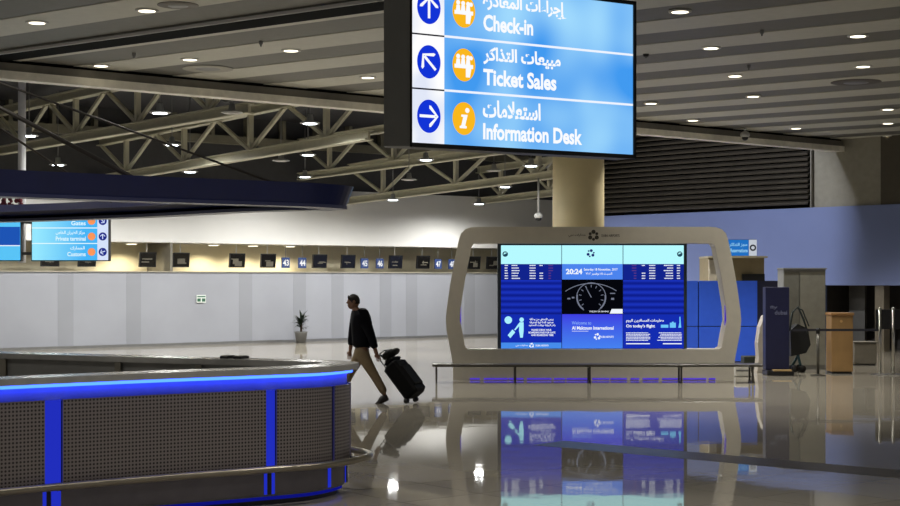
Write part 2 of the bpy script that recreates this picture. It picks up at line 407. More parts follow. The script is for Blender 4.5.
for a in ((29, 136, 5.4, 'lit pendant lamp beside the white hanging pole at upper left'),
          (58, 165, 5.1, 'lit pendant lamp low over the dark canopy, just right of the white pole'),
          (160, 113, 5.45, 'lit pendant lamp under the top truss, below the ceiling edge at upper left'),
          (172, 145, 5.4, 'lit pendant lamp between the two upper trusses, middle of three in a column'),
          (190, 172, 5.0, 'lit pendant lamp right above the canopy rim, lowest of a column of three'),
          (310, 123.5, 5.45, 'lit pendant lamp below the ceiling edge, highest in the column above the canopy tip'),
          (308, 155, 5.4, 'lit pendant lamp between trusses, middle of the column above the canopy tip'),
          (305, 177, 5.1, 'lit pendant lamp touching the canopy tip from above, lowest of its column'),
          (393, 200, 4.5, 'lit pendant lamp on the white wall, left of all those under the sign'),
          (426, 160, 5.2, 'lit pendant lamp under the left half of the blue direction sign'),
          (531, 166, 4.95, 'lit pendant lamp next to the round column under the direction sign'),
          (505, 187, 4.9, 'lit pendant lamp between the middle of the lower truss and the grey wall'),
          (479, 204, 4.56, 'lowest lit pendant lamp, at the end of the shortest truss')):
    highbay(*a)
for a in ((281, 161, 5.1, 'unlit white bowl lamp above the dark canopy, left of the lit column'),
          (232, 113, 5.5, 'unlit white bowl lamp under the truss by the ceiling camera'),
          (494, 171, 5.1, 'unlit white bowl lamp below the middle of the blue direction sign'),
          (409, 180, 4.9, 'unlit bowl lamp in front of the grey wall under the black sign casing')):
    highbay(*a, lit=False)

# ---------------------------------------------------------------- recessed ceiling downlights
def downlight(px, py, label, cone=95):
    Y = 4 * 1500 / (280 - py); X = (px - 450) / 1500 * Y
    t = thing('ceiling_downlight', label, 'downlight', (X, Y, CEIL), 0, 'recessed downlights in the striped ceiling')
    mb = MB(); mb.lathe([(.125, -.02), (.17, -.02), (.175, .0), (.125, .02)], n=24, cap=False); mb.build('trim_ring', M_white, t)
    mb = MB(); mb.lathe([(.15, -.018), (.15, -.012)], n=24); mb.build('lens', E_lamp, t)
    spot('lamp_light', t, (0, 0, -.06), P_DOWN * (1 if cone > 90 else .5), cone, (1, .96, .88), size=.1)
for a in ((37, 22, 'recessed downlight at the far upper left corner of the ceiling'),
          (147, 10, 'recessed downlight at the top edge, left of the black ceiling slot'),
          (101, 65.3, 'leftmost recessed downlight between the black slot and the ceiling edge', 60),
          (190, 59, 'recessed downlight beside the round ceiling speaker, left of the direction sign'),
          (291, 50, 'recessed downlight halfway between the round speaker and the direction sign'),
          (368, 77, 'recessed downlight just left of the black casing of the direction sign'),
          (680, 11, 'recessed downlight nearest the top, right of the direction sign'),
          (711, 47.5, 'recessed downlight second from the top in the row right of the sign'),
          (735, 75.5, 'recessed downlight third from the top in the row right of the sign'),
          (753, 96, 'recessed downlight fourth from the top in the row right of the sign'),
          (651, 103, 'recessed downlight just right of the lower corner of the direction sign'),
          (693, 120, 'recessed downlight close to the ceiling edge above the louvre'),
          (796, 128, 'recessed downlight above the right end of the louvre'),
          (858, 35.5, 'recessed downlight highest in the row at the right border'),
          (863, 66, 'recessed downlight second from the top in the row at the right border'),
          (888, 109, 'recessed downlight third from the top in the row at the right border'),
          (888, 123, 'recessed downlight fourth from the top in the row at the right border'),
          (889, 136, 'lowest recessed downlight at the right border, over the dark panel')):
    downlight(*a)
# round speaker and small fittings in the ceiling
def ceil_fit(px, py, r, label, name, cat, m_, h=.02):
    Y = 4 * 1500 / (280 - py); X = (px - 450) / 1500 * Y
    t = thing(name, label, cat, (X, Y, CEIL))
    mb = MB(); mb.lathe([(r * .8, -h), (r, -h * .4), (r, 0)], n=28); mb.build('grille' if h < .03 else 'body', m_, t)
    mb = MB(); mb.lathe([(r * .35, -h * 1.6), (r * .5, -h)], n=20); mb.build('centre_cap', M_grey, t)
ceil_fit(208, 69, .48, 'round flush speaker grille in the ceiling near the left ceiling edge', 'ceiling_speaker', 'speaker', mat('speaker_mesh', (170, 166, 154), .6), .006)
ceil_fit(178, 5, .3, 'grey oval vent cover at the top left of the ceiling', 'ceiling_vent', 'vent', mat('vent_grey', (110, 104, 96), .6))
ceil_fit(856, 82, .5, 'flat dark round vent in the ceiling at the right', 'ceiling_vent', 'vent', mat('vent_grey2', (90, 84, 76), .6))
ceil_fit(646, 54, .055, 'small dark camera dome on the ceiling beside the direction sign', 'camera_dome', 'camera', M_black, .05)
for px, py, l in ((134, 53, 'small sprinkler head on the pale plank above the round speaker'), (261, 41, 'small sprinkler head on the plank left of the direction sign'),
                  (749, 65, 'small sprinkler head between the sign and the right hand row of downlights'), (762, 30, 'small sprinkler head high up right of the sign')):
    ceil_fit(px, py, .035, l, 'sprinkler_head', 'sprinkler', M_grey, .06)

# cameras hanging on stems
def stem_cam(px, pytop, py, Y, label):
    z = 2 + (280 - py) / 1500 * Y; zt = 2 + (280 - pytop) / 1500 * Y; h = zt - z
    t = thing('dome_camera', label, 'camera', ((px - 450) / 1500 * Y, Y, z))
    mb = MB(); mb.tube([(0, 0, .1), (0, 0, h)], .028, 8); mb.build('stem', M_lgrey, t)
    mb = MB(); mb.smooth = True; mb.lathe([(.08, -.04), (.125, .0), (.125, .06), (.08, .11), (.03, .13)], n=20); mb.build('housing', M_lgrey, t)
    mb = MB(); mb.ball((0, 0, -.04), (.09, .09, .08)); mb.build('dome', M_black, t)
stem_cam(226, 86, 97, 30.6, 'dome camera hanging under the ceiling edge at upper left')
stem_cam(538.5, 178, 217, 42, 'dome camera on a long white stem left of the round column')
stem_cam(745, 126, 136, 39.6, 'dome camera under the ceiling edge in front of the louvre')

# floodlight under the roof that lights the blue wall
fp = wpt(-5., 13.85, 6.8)
t = thing('floodlight', 'flood lamp under the roof lighting the blue grey wall', 'lamp', fp)
mb = MB(); mb.box((0, 0, .05), (.4, .3, .14)); mb.build('housing', M_black, t)
mb = MB(); mb.tube([(0, 0, .12), (0, 0, ROOF - 6.8)], .02, 6); mb.build('bracket', M_black, t)
tgt = Vector((G0.x + gv.x * 5, G0.y + gv.y * 5, 3.7)) - fp
fl = spot('lamp_light', t, (0, 0, -.05), P_FLOOD, 62, (.9, .93, 1.), tgt.to_track_quat('-Z', 'Y').to_euler(), .5, .1)

# ---------------------------------------------------------------- monitors, numbers and lamps above the desks
def niche_place(px, d): t = wt(px, -d); return wpt(t, -d)
def desk_monitor(px, label):
    p = niche_place(px, .45)
    t = thing('desk_monitor', label, 'monitor', (p.x, p.y, 2.62), TH, 'black monitors above the check-in desks')
    R = Matrix.Rotation(math.radians(6), 3, 'X')
    mb = MB(); mb.box((0, 0, 0), (.56, .06, .45), R); mb.build('housing', M_black, t)
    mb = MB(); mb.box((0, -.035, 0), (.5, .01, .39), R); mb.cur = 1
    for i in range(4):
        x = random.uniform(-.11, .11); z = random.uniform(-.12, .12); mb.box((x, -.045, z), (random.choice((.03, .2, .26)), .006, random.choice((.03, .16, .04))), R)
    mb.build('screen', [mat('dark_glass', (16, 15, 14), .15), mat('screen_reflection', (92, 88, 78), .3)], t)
    mb = MB(); mb.tube([(0, .05, .1), (0, .05, .52)], .018, 8); mb.build('bracket', M_white, t)
for px, l in ((50, 'black desk monitor below the left half of the far left sign'), (87, 'black desk monitor below the right half of the far left sign'),
              (147.5, 'black desk monitor just left of the grey niche divider'), (181, 'black desk monitor just right of the grey niche divider'),
              (237, 'black desk monitor between two niche lamps, second right of the divider'), (268, 'black desk monitor to the left of number 43'),
              (319.5, 'black desk monitor to the right of number 44'), (348, 'black desk monitor to the left of number 45, above the man'),
              (395.5, 'black desk monitor to the right of number 46'), (423, 'black desk monitor to the left of number 47'),
              (474, 'black desk monitor half hidden by the left leg of the display frame'), (492.5, 'black desk monitor seen inside the display frame beside the screens')):
    desk_monitor(px, l)
M_blueplate = mat('blue_number_plate', (28, 52, 104), .7)
for px, n in ((285.6, '43'), (302.2, '44'), (364.4, '45'), (379.7, '46'), (438, '47'), (451.8, '48')):
    p = niche_place(px, .25)
    t = thing('desk_number_sign', f'small blue sign with white number {n} above the check-in desks', 'sign', (p.x, p.y, 2.56), TH, 'desk number signs')
    mb = MB(); mb.box((0, 0, 0), (.3, .04, .34)); mb.build('plate', M_blueplate, t)
    mb = MB(); write(mb, n, -.11, .11, -.1, .1, -.024, .03); mb.build('lettering', mat('white_letter', (200, 202, 204), .5), t)
    mb = MB(); mb.tube([(0, 0, .16), (0, 0, .58)], .01, 6); mb.build('hanger', M_grey, t)
for px, l in ((131.5, 'little lamp in the niche soffit left of the divider'), (213.5, 'little lamp in the niche soffit, first right of the divider'),
              (253, 'little lamp in the niche soffit, second right of the divider'), (290, 'little lamp in the niche soffit over the number 43')):
    p = niche_place(px, .62)
    t = thing('niche_lamp', l, 'lamp', (p.x, p.y, 3.14), TH, 'lamps in the niche soffit')
    mb = MB(); mb.lathe([(.16, -.05), (.2, -.03), (.2, 0)], n=20); mb.build('bezel', M_white, t)
    mb = MB(); mb.lathe([(.15, -.06), (.15, -.05)], n=20); mb.build('lens', E_lamp, t)
    spot('lamp_light', t, (0, .15, -.1), P_NICHE, 150, (1, .88, .62), size=.06)
# small green and white notice on the partition
p = wpt(wt(201), .012)
t = thing('exit_notice', 'small white and green notice fixed on the grey partition', 'sign', (p.x, p.y, 1.42), TH)
mb = MB(); mb.box((0, 0, 0), (.32, .02, .24)); mb.build('plate', mat('notice_white', (200, 206, 200), .5), t)
mb = MB(); mb.rect(-.14, .14, .05, .085, -.0112); mb.rect(-.14, -.02, -.09, .01, -.0112); mb.rect(.02, .14, -.09, .01, -.0112)
mb.build('lettering', mat('notice_green', (36, 84, 62), .5), t)

# potted plant before the partition
p = wpt(wt(301, .75), .75)
t = thing('potted_plant', 'spiky dark green plant in a pale pot before the partition', 'plant', (p.x, p.y, 0))
mb = MB(); mb.smooth = True; mb.lathe([(.15, 0), (.2, .32), (.22, .36), (.18, .36), (.17, .31)], n=24); mb.build('pot', mat('pale_pot', (98, 97, 94), .5), t)
mb = MB(); mb.tube([(0, 0, .3), (.01, 0, .5), (0, .01, .75)], .035, 8); mb.build('stem', mat('bark', (70, 54, 40), .8), t)
mb = MB()
for i in range(90):
    a = random.uniform(0, 2 * PI); el = random.uniform(-.1, 1.4); L = random.uniform(.3, .46); z = random.uniform(.45, .78)
    d = Vector((math.cos(a) * math.cos(el), math.sin(a) * math.cos(el), math.sin(el))); sd_ = Vector((-math.sin(a), math.cos(a), 0)) * .022
    q0 = Vector((0, 0, z)); q1 = q0 + d * L * .55; q2 = q0 + d * L + Vector((0, 0, -.06))
    mb.add([q0 - sd_, q0 + sd_, q1 + sd_ * 1.2, q1 - sd_ * 1.2, q2], [(0, 1, 2, 3), (3, 2, 4)])
mb.build('foliage', mat('dark_leaf', (28, 40, 26), .5, var=.3), t, fix=False)

# ---------------------------------------------------------------- hanging direction sign
A2, B2 = Vector((-.4, 15.)), Vector((2.035, 16.5)); fa = math.atan2(B2.y - A2.y, B2.x - A2.x); FW = (B2 - A2).length
sg = thing('hanging_direction_sign', 'large backlit blue direction sign reading Check-in, Ticket Sales, Information Desk', 'sign', (A2.x, A2.y, 0), fa)
Ri = Matrix.Rotation(-fa, 2)
plan = [Ri @ (Vector(q) - A2) for q in ((-.66, 15.), (-.4, 15.), (2.035, 16.5), (1.87, 16.78), (-.655, 15.2))]
mb = MB(); mb.prism_z([(q.x, q.y + .003) for q in plan], 3.34, 5.05); mb.build('casing', mat('charcoal_casing', (112, 112, 108), .5, var=.04), sg)
mb = MB()
for x0, x1, z0, z1 in ((0, FW, 3.33, 3.375), (0, FW, 5.02, 5.06), (FW - .035, FW, 3.33, 5.06), (0, .012, 3.33, 5.06)):
    mb.box(((x0 + x1) / 2, -.01, (z0 + z1) / 2), (x1 - x0, .03, z1 - z0))
mb.build('bezel', M_black, sg)
R0, PT = 3.375, .548
E_sblue = emit('backlit_blue', (66, 154, 240), 1., (165, 222, 255), lo=.35, hi=.68, scale=1.1)
E_scirc = emit('sign_circle_blue', (18, 52, 214), 1.); E_sorange = emit('sign_orange', (250, 184, 30), 1.)
ROWS = [(3.375, 'استعلامات', 'Information Desk', 0., 'i'), (3.375 + PT, 'مبيعات التذاكر', 'Ticket Sales', math.radians(135), 't'), (3.375 + 2 * PT, 'إجراءات المغادرة', 'Check-in', math.radians(90), 't')]
mb = MB(); mb.box((.3986 + (FW - .3986) / 2, .0, (R0 + 5.02) / 2), (FW - .3986, .012, 5.02 - R0)); bl = mb.build('blue_panel', E_sblue, sg)
mb = MB(); mb.box((.2053, .0, (R0 + 5.02) / 2), (.3866, .012, 5.02 - R0)); wp = mb.build('white_panel', emit('backlit_white', (226, 232, 248), 1., (255, 255, 255), lo=.4, hi=.6, scale=2.), sg)
for k in (1, 2):
    mb = MB(); mb2 = MB(); mb.rect(.3986, FW - .035, R0 + k * PT - .012, R0 + k * PT + .012, -.0075); mb2.rect(.012, .3986, R0 + k * PT - .01, R0 + k * PT + .006, -.0075)
    mb.build('divider_line', E_white, bl); mb2.build('divider_line', mat('sign_divider_navy', (24, 34, 90), .5), wp)
wid = {'Information Desk': (.863, 2.13), 'Ticket Sales': (.866, 1.79), 'Check-in': (.866, 1.49)}
awid = {'استعلامات': (.86, 1.586), 'مبيعات التذاكر': (.866, 1.846), 'إجراءات المغادرة': (.86, 1.925)}
for z, ar, en, ang, ic in ROWS:
    mbc, mba, mbo, mbw = MB(), MB(), MB(), MB()
    zc = z + PT / 2
    mbc.disc(.2155, zc, .168, -.008, 36, .82); arrow(mba, .2155, zc, .22, ang, -.011, .13)
    mbo.disc(.632, zc, .168, -.008, 36, .82)
    v0 = len(mbw.v)
    if ic == 'i':                       # slanted letter i
        mbw.flat([(.56, zc - .1), (.64, zc - .1), (.645, zc - .08), (.625, zc - .07), (.655, zc + .04), (.58, zc + .04), (.575, zc + .02), (.6, zc + .015), (.578, zc - .07), (.556, zc - .08)], -.011)
        mbw.disc(.65, zc + .085, .026, -.011, 14)
    else:                               # people at a desk
        for q in range(3): mbw.disc(.54 + .06 * q, zc + .085 - .004 * q, .024, -.011, 12); mbw.flat([(.512 + .06 * q, zc), (.566 + .06 * q, zc), (.56 + .06 * q, zc + .06), (.52 + .06 * q, zc + .06)], -.0115)
        mbw.rect(.495, .72, zc - .035, zc + .005, -.012); mbw.disc(.695, zc + .075, .022, -.011, 12)
        mbw.flat([(.632, zc - .125), (.682, zc - .125), (.7, zc - .03), (.632, zc - .03)], -.0112)
    mbw.v[v0:] = [(p[0] + .021, p[1], p[2]) for p in mbw.v[v0:]]
    mbc.build('arrow_disc', E_scirc, wp); mba.build('arrow', E_dim, wp); mbo.build('pictogram_disc', E_sorange, bl); mbw.build('pictogram', E_dim, bl)
    x0, x1 = wid[en]; zb = z + .072 + .012 * (z > 3.5) + .012 * (z > 4.2); mbw = MB()
    zd = zb; write(mbw, en, x0, x1, zd, zd + .172, -.011, .034); mbw.build('english_lettering', E_dim, bl); mbw = MB()
    x0, x1 = awid[ar]; write(mbw, ar, x0, x1, z + .3, z + .485, -.011, .035); mbw.build('arabic_lettering', E_dim, bl)
for x in (.5, 2.2):
    mb = MB(); mb.tube([(x, .14, 5.05), (x, .14, CEIL)], .025, 10); mb.build('hanger_rod', M_black, sg)

# ---------------------------------------------------------------- video wall display
DX, DY = 2.86, 29.9; S = 50.17
dp = thing('video_wall_display', 'champagne framed stand with a wall of blue flight information screens', 'display', (DX, DY, 0))
def lx(px): return (px - 593.5) / S
def lz(py): return (380.4 - py) / S
half_o = [(-2.80, 0), (-2.80, .28), (-2.83, .47), (-2.93, 1.0), (-2.945, 1.2), (-2.93, 1.4), (-2.86, 1.9), (-2.77, 2.4), (-2.68, 2.82), (-2.64, 2.93), (-2.56, 3.01), (-2.45, 3.05), (-2.3, 3.06)]
half_i = [(-2.50, .62), (-2.56, .66), (-2.60, .9), (-2.66, 1.2), (-2.645, 1.45), (-2.56, 2.0), (-2.43, 2.66), (-2.38, 2.73)]
outer = half_o + [(-x, z) for x, z in reversed(half_o)]; inner = half_i + [(-x, z) for x, z in reversed(half_i)]
cz = 1.6
def ray(poly, a):
    dx, dz = math.cos(a), math.sin(a); best = None
    for i in range(len(poly)):
        (x1, z1), (x2, z2) = poly[i], poly[(i + 1) % len(poly)]; z1 -= cz; z2 -= cz
        ex, ez = x2 - x1, z2 - z1; den = dx * ez - dz * ex
        if abs(den) < 1e-9: continue
        t_ = (x1 * ez - z1 * ex) / den; u = (x1 * dz - z1 * dx) / den
        if t_ > 0 and -1e-6 <= u <= 1 + 1e-6 and (best is None or t_ < best): best = t_
    return (dx * best, cz + dz * best)
angs = sorted(set([round(2 * PI * k / 150, 5) for k in range(150)] + [round(math.atan2(z - cz, x) % (2 * PI), 5) for x, z in outer + inner]))
O = [ray(outer, a) for a in angs]; I = [ray(inner, a) for a in angs]
mb = MB(); D = .5
mb.loft([[(x, 0, z) for x, z in O], [(x, 0, z) for x, z in I], [(x, D, z) for x, z in I], [(x, D, z) for x, z in O], [(x, 0, z) for x, z in O]])
mb.build('frame', M_frame, dp)
M_purple = emit('violet_led', (92, 62, 235), .7)
mb = MB()
x = lx(470)
while x < lx(716):
    L = random.uniform(.12, .5); mb.box((x + L / 2, -.012, .03), (L, .02, .026)); x += L + random.uniform(.02, .08)
mb.build('base_light_strip', M_purple, dp)
for sx in (-1, 1):
    mb = MB(); mb.box((sx * 2.648, .12, 1.33), (.02, .05, .5)); mb.build('edge_light_strip', M_purple, dp)
mb = MB()
for i in range(3):
    a = 90 + i * 120
    for r_, d_ in ((.07, .0), (.05, 60)):
        mb.disc(.0 + .075 * math.cos(math.radians(a + d_)), 2.885 + .075 * math.sin(math.radians(a + d_)), r_ * .6, -.003, 12)
M_emb = mat('emblem_dark', (58, 52, 44), .5); mb.build('emblem', M_emb, dp)
mb = MB(); write(mb, 'DUBAI AIRPORTS', .16, .52, 2.86, 2.91, -.003); mb.build('english_lettering', M_emb, dp)
mb = MB(); write(mb, 'مطارات دبي', -.5, -.16, 2.855, 2.925, -.003); mb.build('arabic_lettering', M_emb, dp)
# screens
X0, X1, Z0, Z1 = lx(501), lx(685.3), lz(349), lz(245)
cw = (X1 - X0) / 3; rh = (Z1 - Z0) / 3
mb = MB(); mb.box(((X0 + X1) / 2, .27, (Z0 + Z1) / 2), (X1 - X0 + .12, .2, Z1 - Z0 + .06)); mb.build('screen_mount', mat('bezel_slate', (48, 62, 70), .4), dp)
YS = .168
E_cyan = emit('screen_cyan', (182, 250, 255)); E_tbl = emit('screen_table_blue', (18, 36, 140)); E_mid = emit('screen_mid_blue', (76, 132, 238))
E_deep = emit('screen_deep_blue', (24, 44, 190)); E_blk = emit('screen_black', (5, 6, 12)); E_info = emit('screen_info_blue', (20, 44, 176))
E_foot = emit('screen_footer', (70, 140, 235)); E_ink = emit('screen_ink', (40, 70, 90)); E_txt = emit('screen_text', (240, 246, 255)); E_soft = emit('screen_text_soft', (150, 190, 255))
E_red = emit('screen_red', (92, 56, 132)); E_gauge = emit('screen_gauge', (116, 122, 140)); E_pict = emit('screen_pictogram', (170, 240, 255))
def stripes_mat():
    m = bpy.data.materials.new('screen_blue_rows'); m.use_nodes = True; nt = m.node_tree; nt.nodes.clear()
    o = nt.nodes.new('ShaderNodeOutputMaterial'); e = nt.nodes.new('ShaderNodeEmission'); tc = nt.nodes.new('ShaderNodeTexCoord')
    w_ = nt.nodes.new('ShaderNodeTexWave'); w_.bands_direction = 'Z'; w_.inputs['Scale'].default_value = 2.6
    r = nt.nodes.new('ShaderNodeValToRGB'); r.color_ramp.elements[0].color = (*s2l((14, 30, 140)), 1); r.color_ramp.elements[1].color = (*s2l((26, 50, 186)), 1)
    nt.links.new(tc.outputs['Object'], w_.inputs[0]); nt.links.new(w_.outputs['Fac'], r.inputs[0]); nt.links.new(r.outputs[0], e.inputs[0]); nt.links.new(e.outputs[0], o.inputs[0])
    return m
E_rows = stripes_mat(); E_welc = emit('screen_welcome', (70, 130, 240), 1., (62, 62, 226), 2, Z0, Z0 + rh)
def screen(c, r):
    mb = MB(); mb.box((X0 + cw * (c + .5), YS, Z0 + rh * (r + .5)), (cw - .012, .02, rh - .006)); return mb
def px_rect(mb, a, b, c, d, y=YS - .013): mb.rect(lx(a), lx(b), lz(d), lz(c), y)
mon = {}
E_face = {(0, 2): E_tbl, (1, 2): E_mid, (2, 2): E_tbl, (0, 1): E_rows, (1, 1): E_blk, (2, 1): E_rows, (0, 0): E_info, (1, 0): E_welc, (2, 0): E_info}
for r in range(3):
    for c in range(3): mon[c, r] = screen(c, r).build('monitor', E_face[c, r], dp)
HX = [(501.3, 562), (562.6, 623.6), (624.3, 685)]
for c in range(3):
    mb = MB(); px_rect(mb, *HX[c], 245.2, 264, YS - .011); mb.build('header_band', E_cyan, mon[c, 2])
for c, px in ((0, 505.5), (2, 681)):
    mb = MB(); mb.disc(lx(px), lz(254), .055, YS - .013, 20); k = mb.build('flight_symbol', emit('screen_ink_blue', (30, 70, 90)), mon[c, 2])
    mb = MB(); mb.flat([(lx(px) - .035, lz(254) - .01), (lx(px) + .03, lz(254) + .02), (lx(px) + .035, lz(254) + .03), (lx(px) - .02, lz(254) + .03)], YS - .015); mb.build('plane_glyph', E_cyan, mon[c, 2])
def logo(mb, x, z, r, y):
    for i in range(3):
        a = math.radians(80 + i * 120)
        mb.disc(x + r * .62 * math.cos(a), z + r * .62 * math.sin(a), r * .34, y, 10); mb.disc(x + r * .7 * math.cos(a + .9), z + r * .7 * math.sin(a + .9), r * .2, y, 8)
mb = MB(); logo(mb, lx(591.5), lz(253.3), .09, YS - .013); mb.build('emblem', emit('screen_navy', (30, 40, 110)), mon[1, 2])
# table rows, mirrored in the right hand table
for c in (0, 2):
    mb, mr = MB(), MB()
    cols = [(505, 508.2), (512, 519), (530, 536), (540, 543.5)]
    for i in range(6):
        y = 265.4 + i * 2.6
        for j, (a, b) in enumerate(cols):
            if j == 3 and i in (1, 2): continue
            b2 = b + (random.uniform(-1.5, 3) if j == 1 else 0)
            if c == 2: a_, b_ = 686.3 - b2 + 501 - 501.3, 686.3 - a + 501 - 501.3
            if c == 2: a_, b_ = 1186.3 - b2, 1186.3 - a
            else: a_, b_ = a, b2
            # broken bars: writing too small to read
            q = a_
            while q < b_ - .3:
                l_ = min(random.uniform(.6, 1.4), b_ - q); px_rect(mb, q, q + l_, y - .5, y + .5); q += l_ + .22
        a, b = (549, 553.5 if i < 3 else 551.5)
        if c == 2: a, b = 1186.3 - b, 1186.3 - a
        px_rect(mr, a, b, y - .5, y + .5)
    mb.build('table_text', E_txt, mon[c, 2]); mr.build('status_text', E_red, mon[c, 2])
mb = MB(); write(mb, '20:24', lx(566.5), lx(583), lz(274.3), lz(268.8), YS - .013, .04)
write(mb, 'Saturday 18 November, 2017', lx(584.5), lx(618.5), lz(271.3), lz(268.2), YS - .013, .02)
write(mb, 'السبت ١٨ نوفمبر ٢٠١٧', lx(586.5), lx(613), lz(275.4), lz(272.4), YS - .013, .02); mb.build('clock_text', E_txt, mon[1, 2])
# dashboard picture
mb = MB()
def arc(mb, x, z, r0, r1, a0, a1, y, n=24):
    pts = [(x + r0 * math.cos(a0 + (a1 - a0) * i / n), z + r0 * math.sin(a0 + (a1 - a0) * i / n)) for i in range(n + 1)] + [(x + r1 * math.cos(a1 - (a1 - a0) * i / n), z + r1 * math.sin(a1 - (a1 - a0) * i / n)) for i in range(n + 1)]
    for i in range(n): mb.flat([pts[i], pts[i + 1], pts[2 * n - i], pts[2 * n + 1 - i]], y)
gx, gz = lx(592), lz(297.5)
arc(mb, gx, gz, .285, .3, math.radians(-60), math.radians(240), YS - .013)
arc(mb, gx, gz, .27, .3, math.radians(170), math.radians(235), YS - .014); arc(mb, gx, gz, .27, .3, math.radians(-50), math.radians(10), YS - .014)
for i in range(11):
    a = math.radians(-40 + 26 * i); mb.flat([(gx + r_ * math.cos(a + d_), gz + r_ * math.sin(a + d_)) for r_, d_ in ((.2, -.03), (.25, -.03), (.25, .03), (.2, .03))], YS - .013)
a = math.radians(118); mb.flat([(gx - .012, gz), (gx + .012, gz), (gx + .26 * math.cos(a) + .004, gz + .26 * math.sin(a)), (gx + .26 * math.cos(a) - .006, gz + .26 * math.sin(a))], YS - .014)
arc(mb, lx(592), lz(330), .92, .935, math.radians(57), math.radians(124), YS - .0125)
px_rect(mb, 568, 571, 298, 299.5); px_rect(mb, 572.5, 575, 297, 298.5); px_rect(mb, 612, 615, 298, 300); px_rect(mb, 611, 616, 293, 294)
mb.build('gauge_picture', E_gauge, mon[1, 1])
mb = MB(); mb.flat([(lx(610.5), lz(313.8)), (lx(623.5), lz(313.8)), (lx(623.5), lz(309.2)), (lx(612.5), lz(309.2))], YS - .013)
write(mb, 'THE JOY OF DRIVING', lx(590), lx(609.5), lz(312.8), lz(311), YS - .013, .02); mb.build('caption', E_txt, mon[1, 1])
# bottom row
mb = MB(); mb.disc(lx(508.6), lz(320.3), .075, YS - .013); mb.disc(lx(522), lz(320), .045, YS - .013, 16)
mb.flat([(lx(520.6), lz(338)), (lx(523.2), lz(338)), (lx(524), lz(331)), (lx(524), lz(322.5)), (lx(520), lz(322.5)), (lx(514.6), lz(330)), (lx(515.4), lz(330.8)), (lx(519.6), lz(326.5)), (lx(519.4), lz(331))], YS - .013)
mb.flat([(lx(508), lz(335.5)), (lx(510.6), lz(338.5)), (lx(515.6), lz(332.6)), (lx(512.8), lz(329.8))], YS - .0135); mb.build('traveller_pictogram', E_pict, mon[0, 0])
mb = MB()
for i, s_ in enumerate(('يرجى التحقق من بطاقة', 'صعود الطائرة لمعرفة', 'رقم البوابة ووقت الصعود')): write(mb, s_, lx(530 - (i == 2)), lx(554 + 2 * (i == 2)), lz(321.2 + 3 * i), lz(318.3 + 3 * i), YS - .013, .03)
for i, s_ in enumerate(('PLEASE CHECK YOUR', 'BOARDING PASS FOR GATE', 'AND BOARDING TIME')): write(mb, s_, lx((532, 529, 531.5)[i]), lx((552, 556, 554)[i]), lz(331.2 + 2.6 * i), lz(329.3 + 2.6 * i), YS - .013, .03)
mb.build('notice_text', E_txt, mon[0, 0])
mb = MB(); px_rect(mb, 501.4, 562, 343, 348.9, YS - .0115); mb.build('footer_band', E_foot, mon[0, 0])
mb = MB(); logo(mb, lx(532), lz(345.8), .055, YS - .014); write(mb, 'DUBAI AIRPORTS', lx(536), lx(549), lz(346.8), lz(345), YS - .014); write(mb, 'مطارات دبي', lx(516), lx(528), lz(347.2), lz(344.8), YS - .014); mb.build('footer_emblem', E_txt, mon[0, 0])
mb = MB(); write(mb, 'Welcome to', lx(572.5), lx(592), lz(324.8), lz(321.6), YS - .013, .0); mb.build('greeting_text', E_soft, mon[1, 0])
mb = MB(); write(mb, 'Al Maktoum International', lx(572.5), lx(614.5), lz(330), lz(326.5), YS - .013, .03); px_rect(mb, 572.5, 589, 331.3, 331.7)
logo(mb, lx(598), lz(337), .075, YS - .013); write(mb, 'DUBAI AIRPORTS', lx(601.5), lx(614.5), lz(338.2), lz(336.2), YS - .013); mb.build('name_text', E_txt, mon[1, 0])
mb = MB(); write(mb, 'معلومات المسافرين اليوم', lx(627), lx(665), lz(323.2), lz(319.3), YS - .013, .03); mb.build('arabic_lettering', E_txt, mon[2, 0]); mb = MB(); write(mb, "On today's flight", lx(627), lx(656), lz(328.6), lz(324.6), YS - .013, .03); mb.build('english_lettering', E_txt, mon[2, 0]); mb = MB()
for i in range(6):
    for a, b in ((627, 652 + random.uniform(-3, 1)), (659 + random.uniform(-1, 3), 683)):
        q = a; y = 333.2 + 1.5 * i
        while q < b - .5: l_ = min(random.uniform(.8, 2.4), b - q); px_rect(mb, q, q + l_, y - .4, y + .35); q += l_ + .35
for a, b in ((627, 651), (664, 683)): px_rect(mb, a, b, 343.6, 344.6)
mb.build('notice_text', E_txt, mon[2, 0])
mb = MB(); px_rect(mb, 662, 669.5, 325, 328); mb.flat([(lx(671), lz(328)), (lx(677), lz(328)), (lx(677), lz(323)), (lx(671), lz(323))], YS - .013); px_rect(mb, 673, 675, 322, 323)
mb.flat([(lx(679.5), lz(328)), (lx(682.5), lz(328)), (lx(682), lz(323)), (lx(681.6), lz(317)), (lx(680.6), lz(317)), (lx(680.6), lz(323))], YS - .013); mb.build('travel_pictogram', emit('screen_cyan_mid', (110, 200, 250)), mon[2, 0])

# bench before the display
bn = thing('bench', 'long low dark bench on thin legs in front of the screens', 'bench', (DX, DY - .62, 0))
mb = MB(); mb.bevbox((0, 0, .34), (6.42, .46, .05), .012); mb.build('seat', mat('dark_bench_top', (62, 58, 50), .35), bn)
for px in (433.5, 512, 586, 677, 748):
    mb = MB(); x = (px - 593.5) / 51.2
    for y in (-.16, .16): mb.bar((x, y, 0), (x, y, .315), .035, .035)
    mb.bar((x, -.2, .3), (x, .2, .3), .035, .03); mb.bar((x, -.2, .015), (x, .2, .015), .035, .03); mb.build('leg', mat('bench_leg', (70, 66, 58), .4, .5), bn)

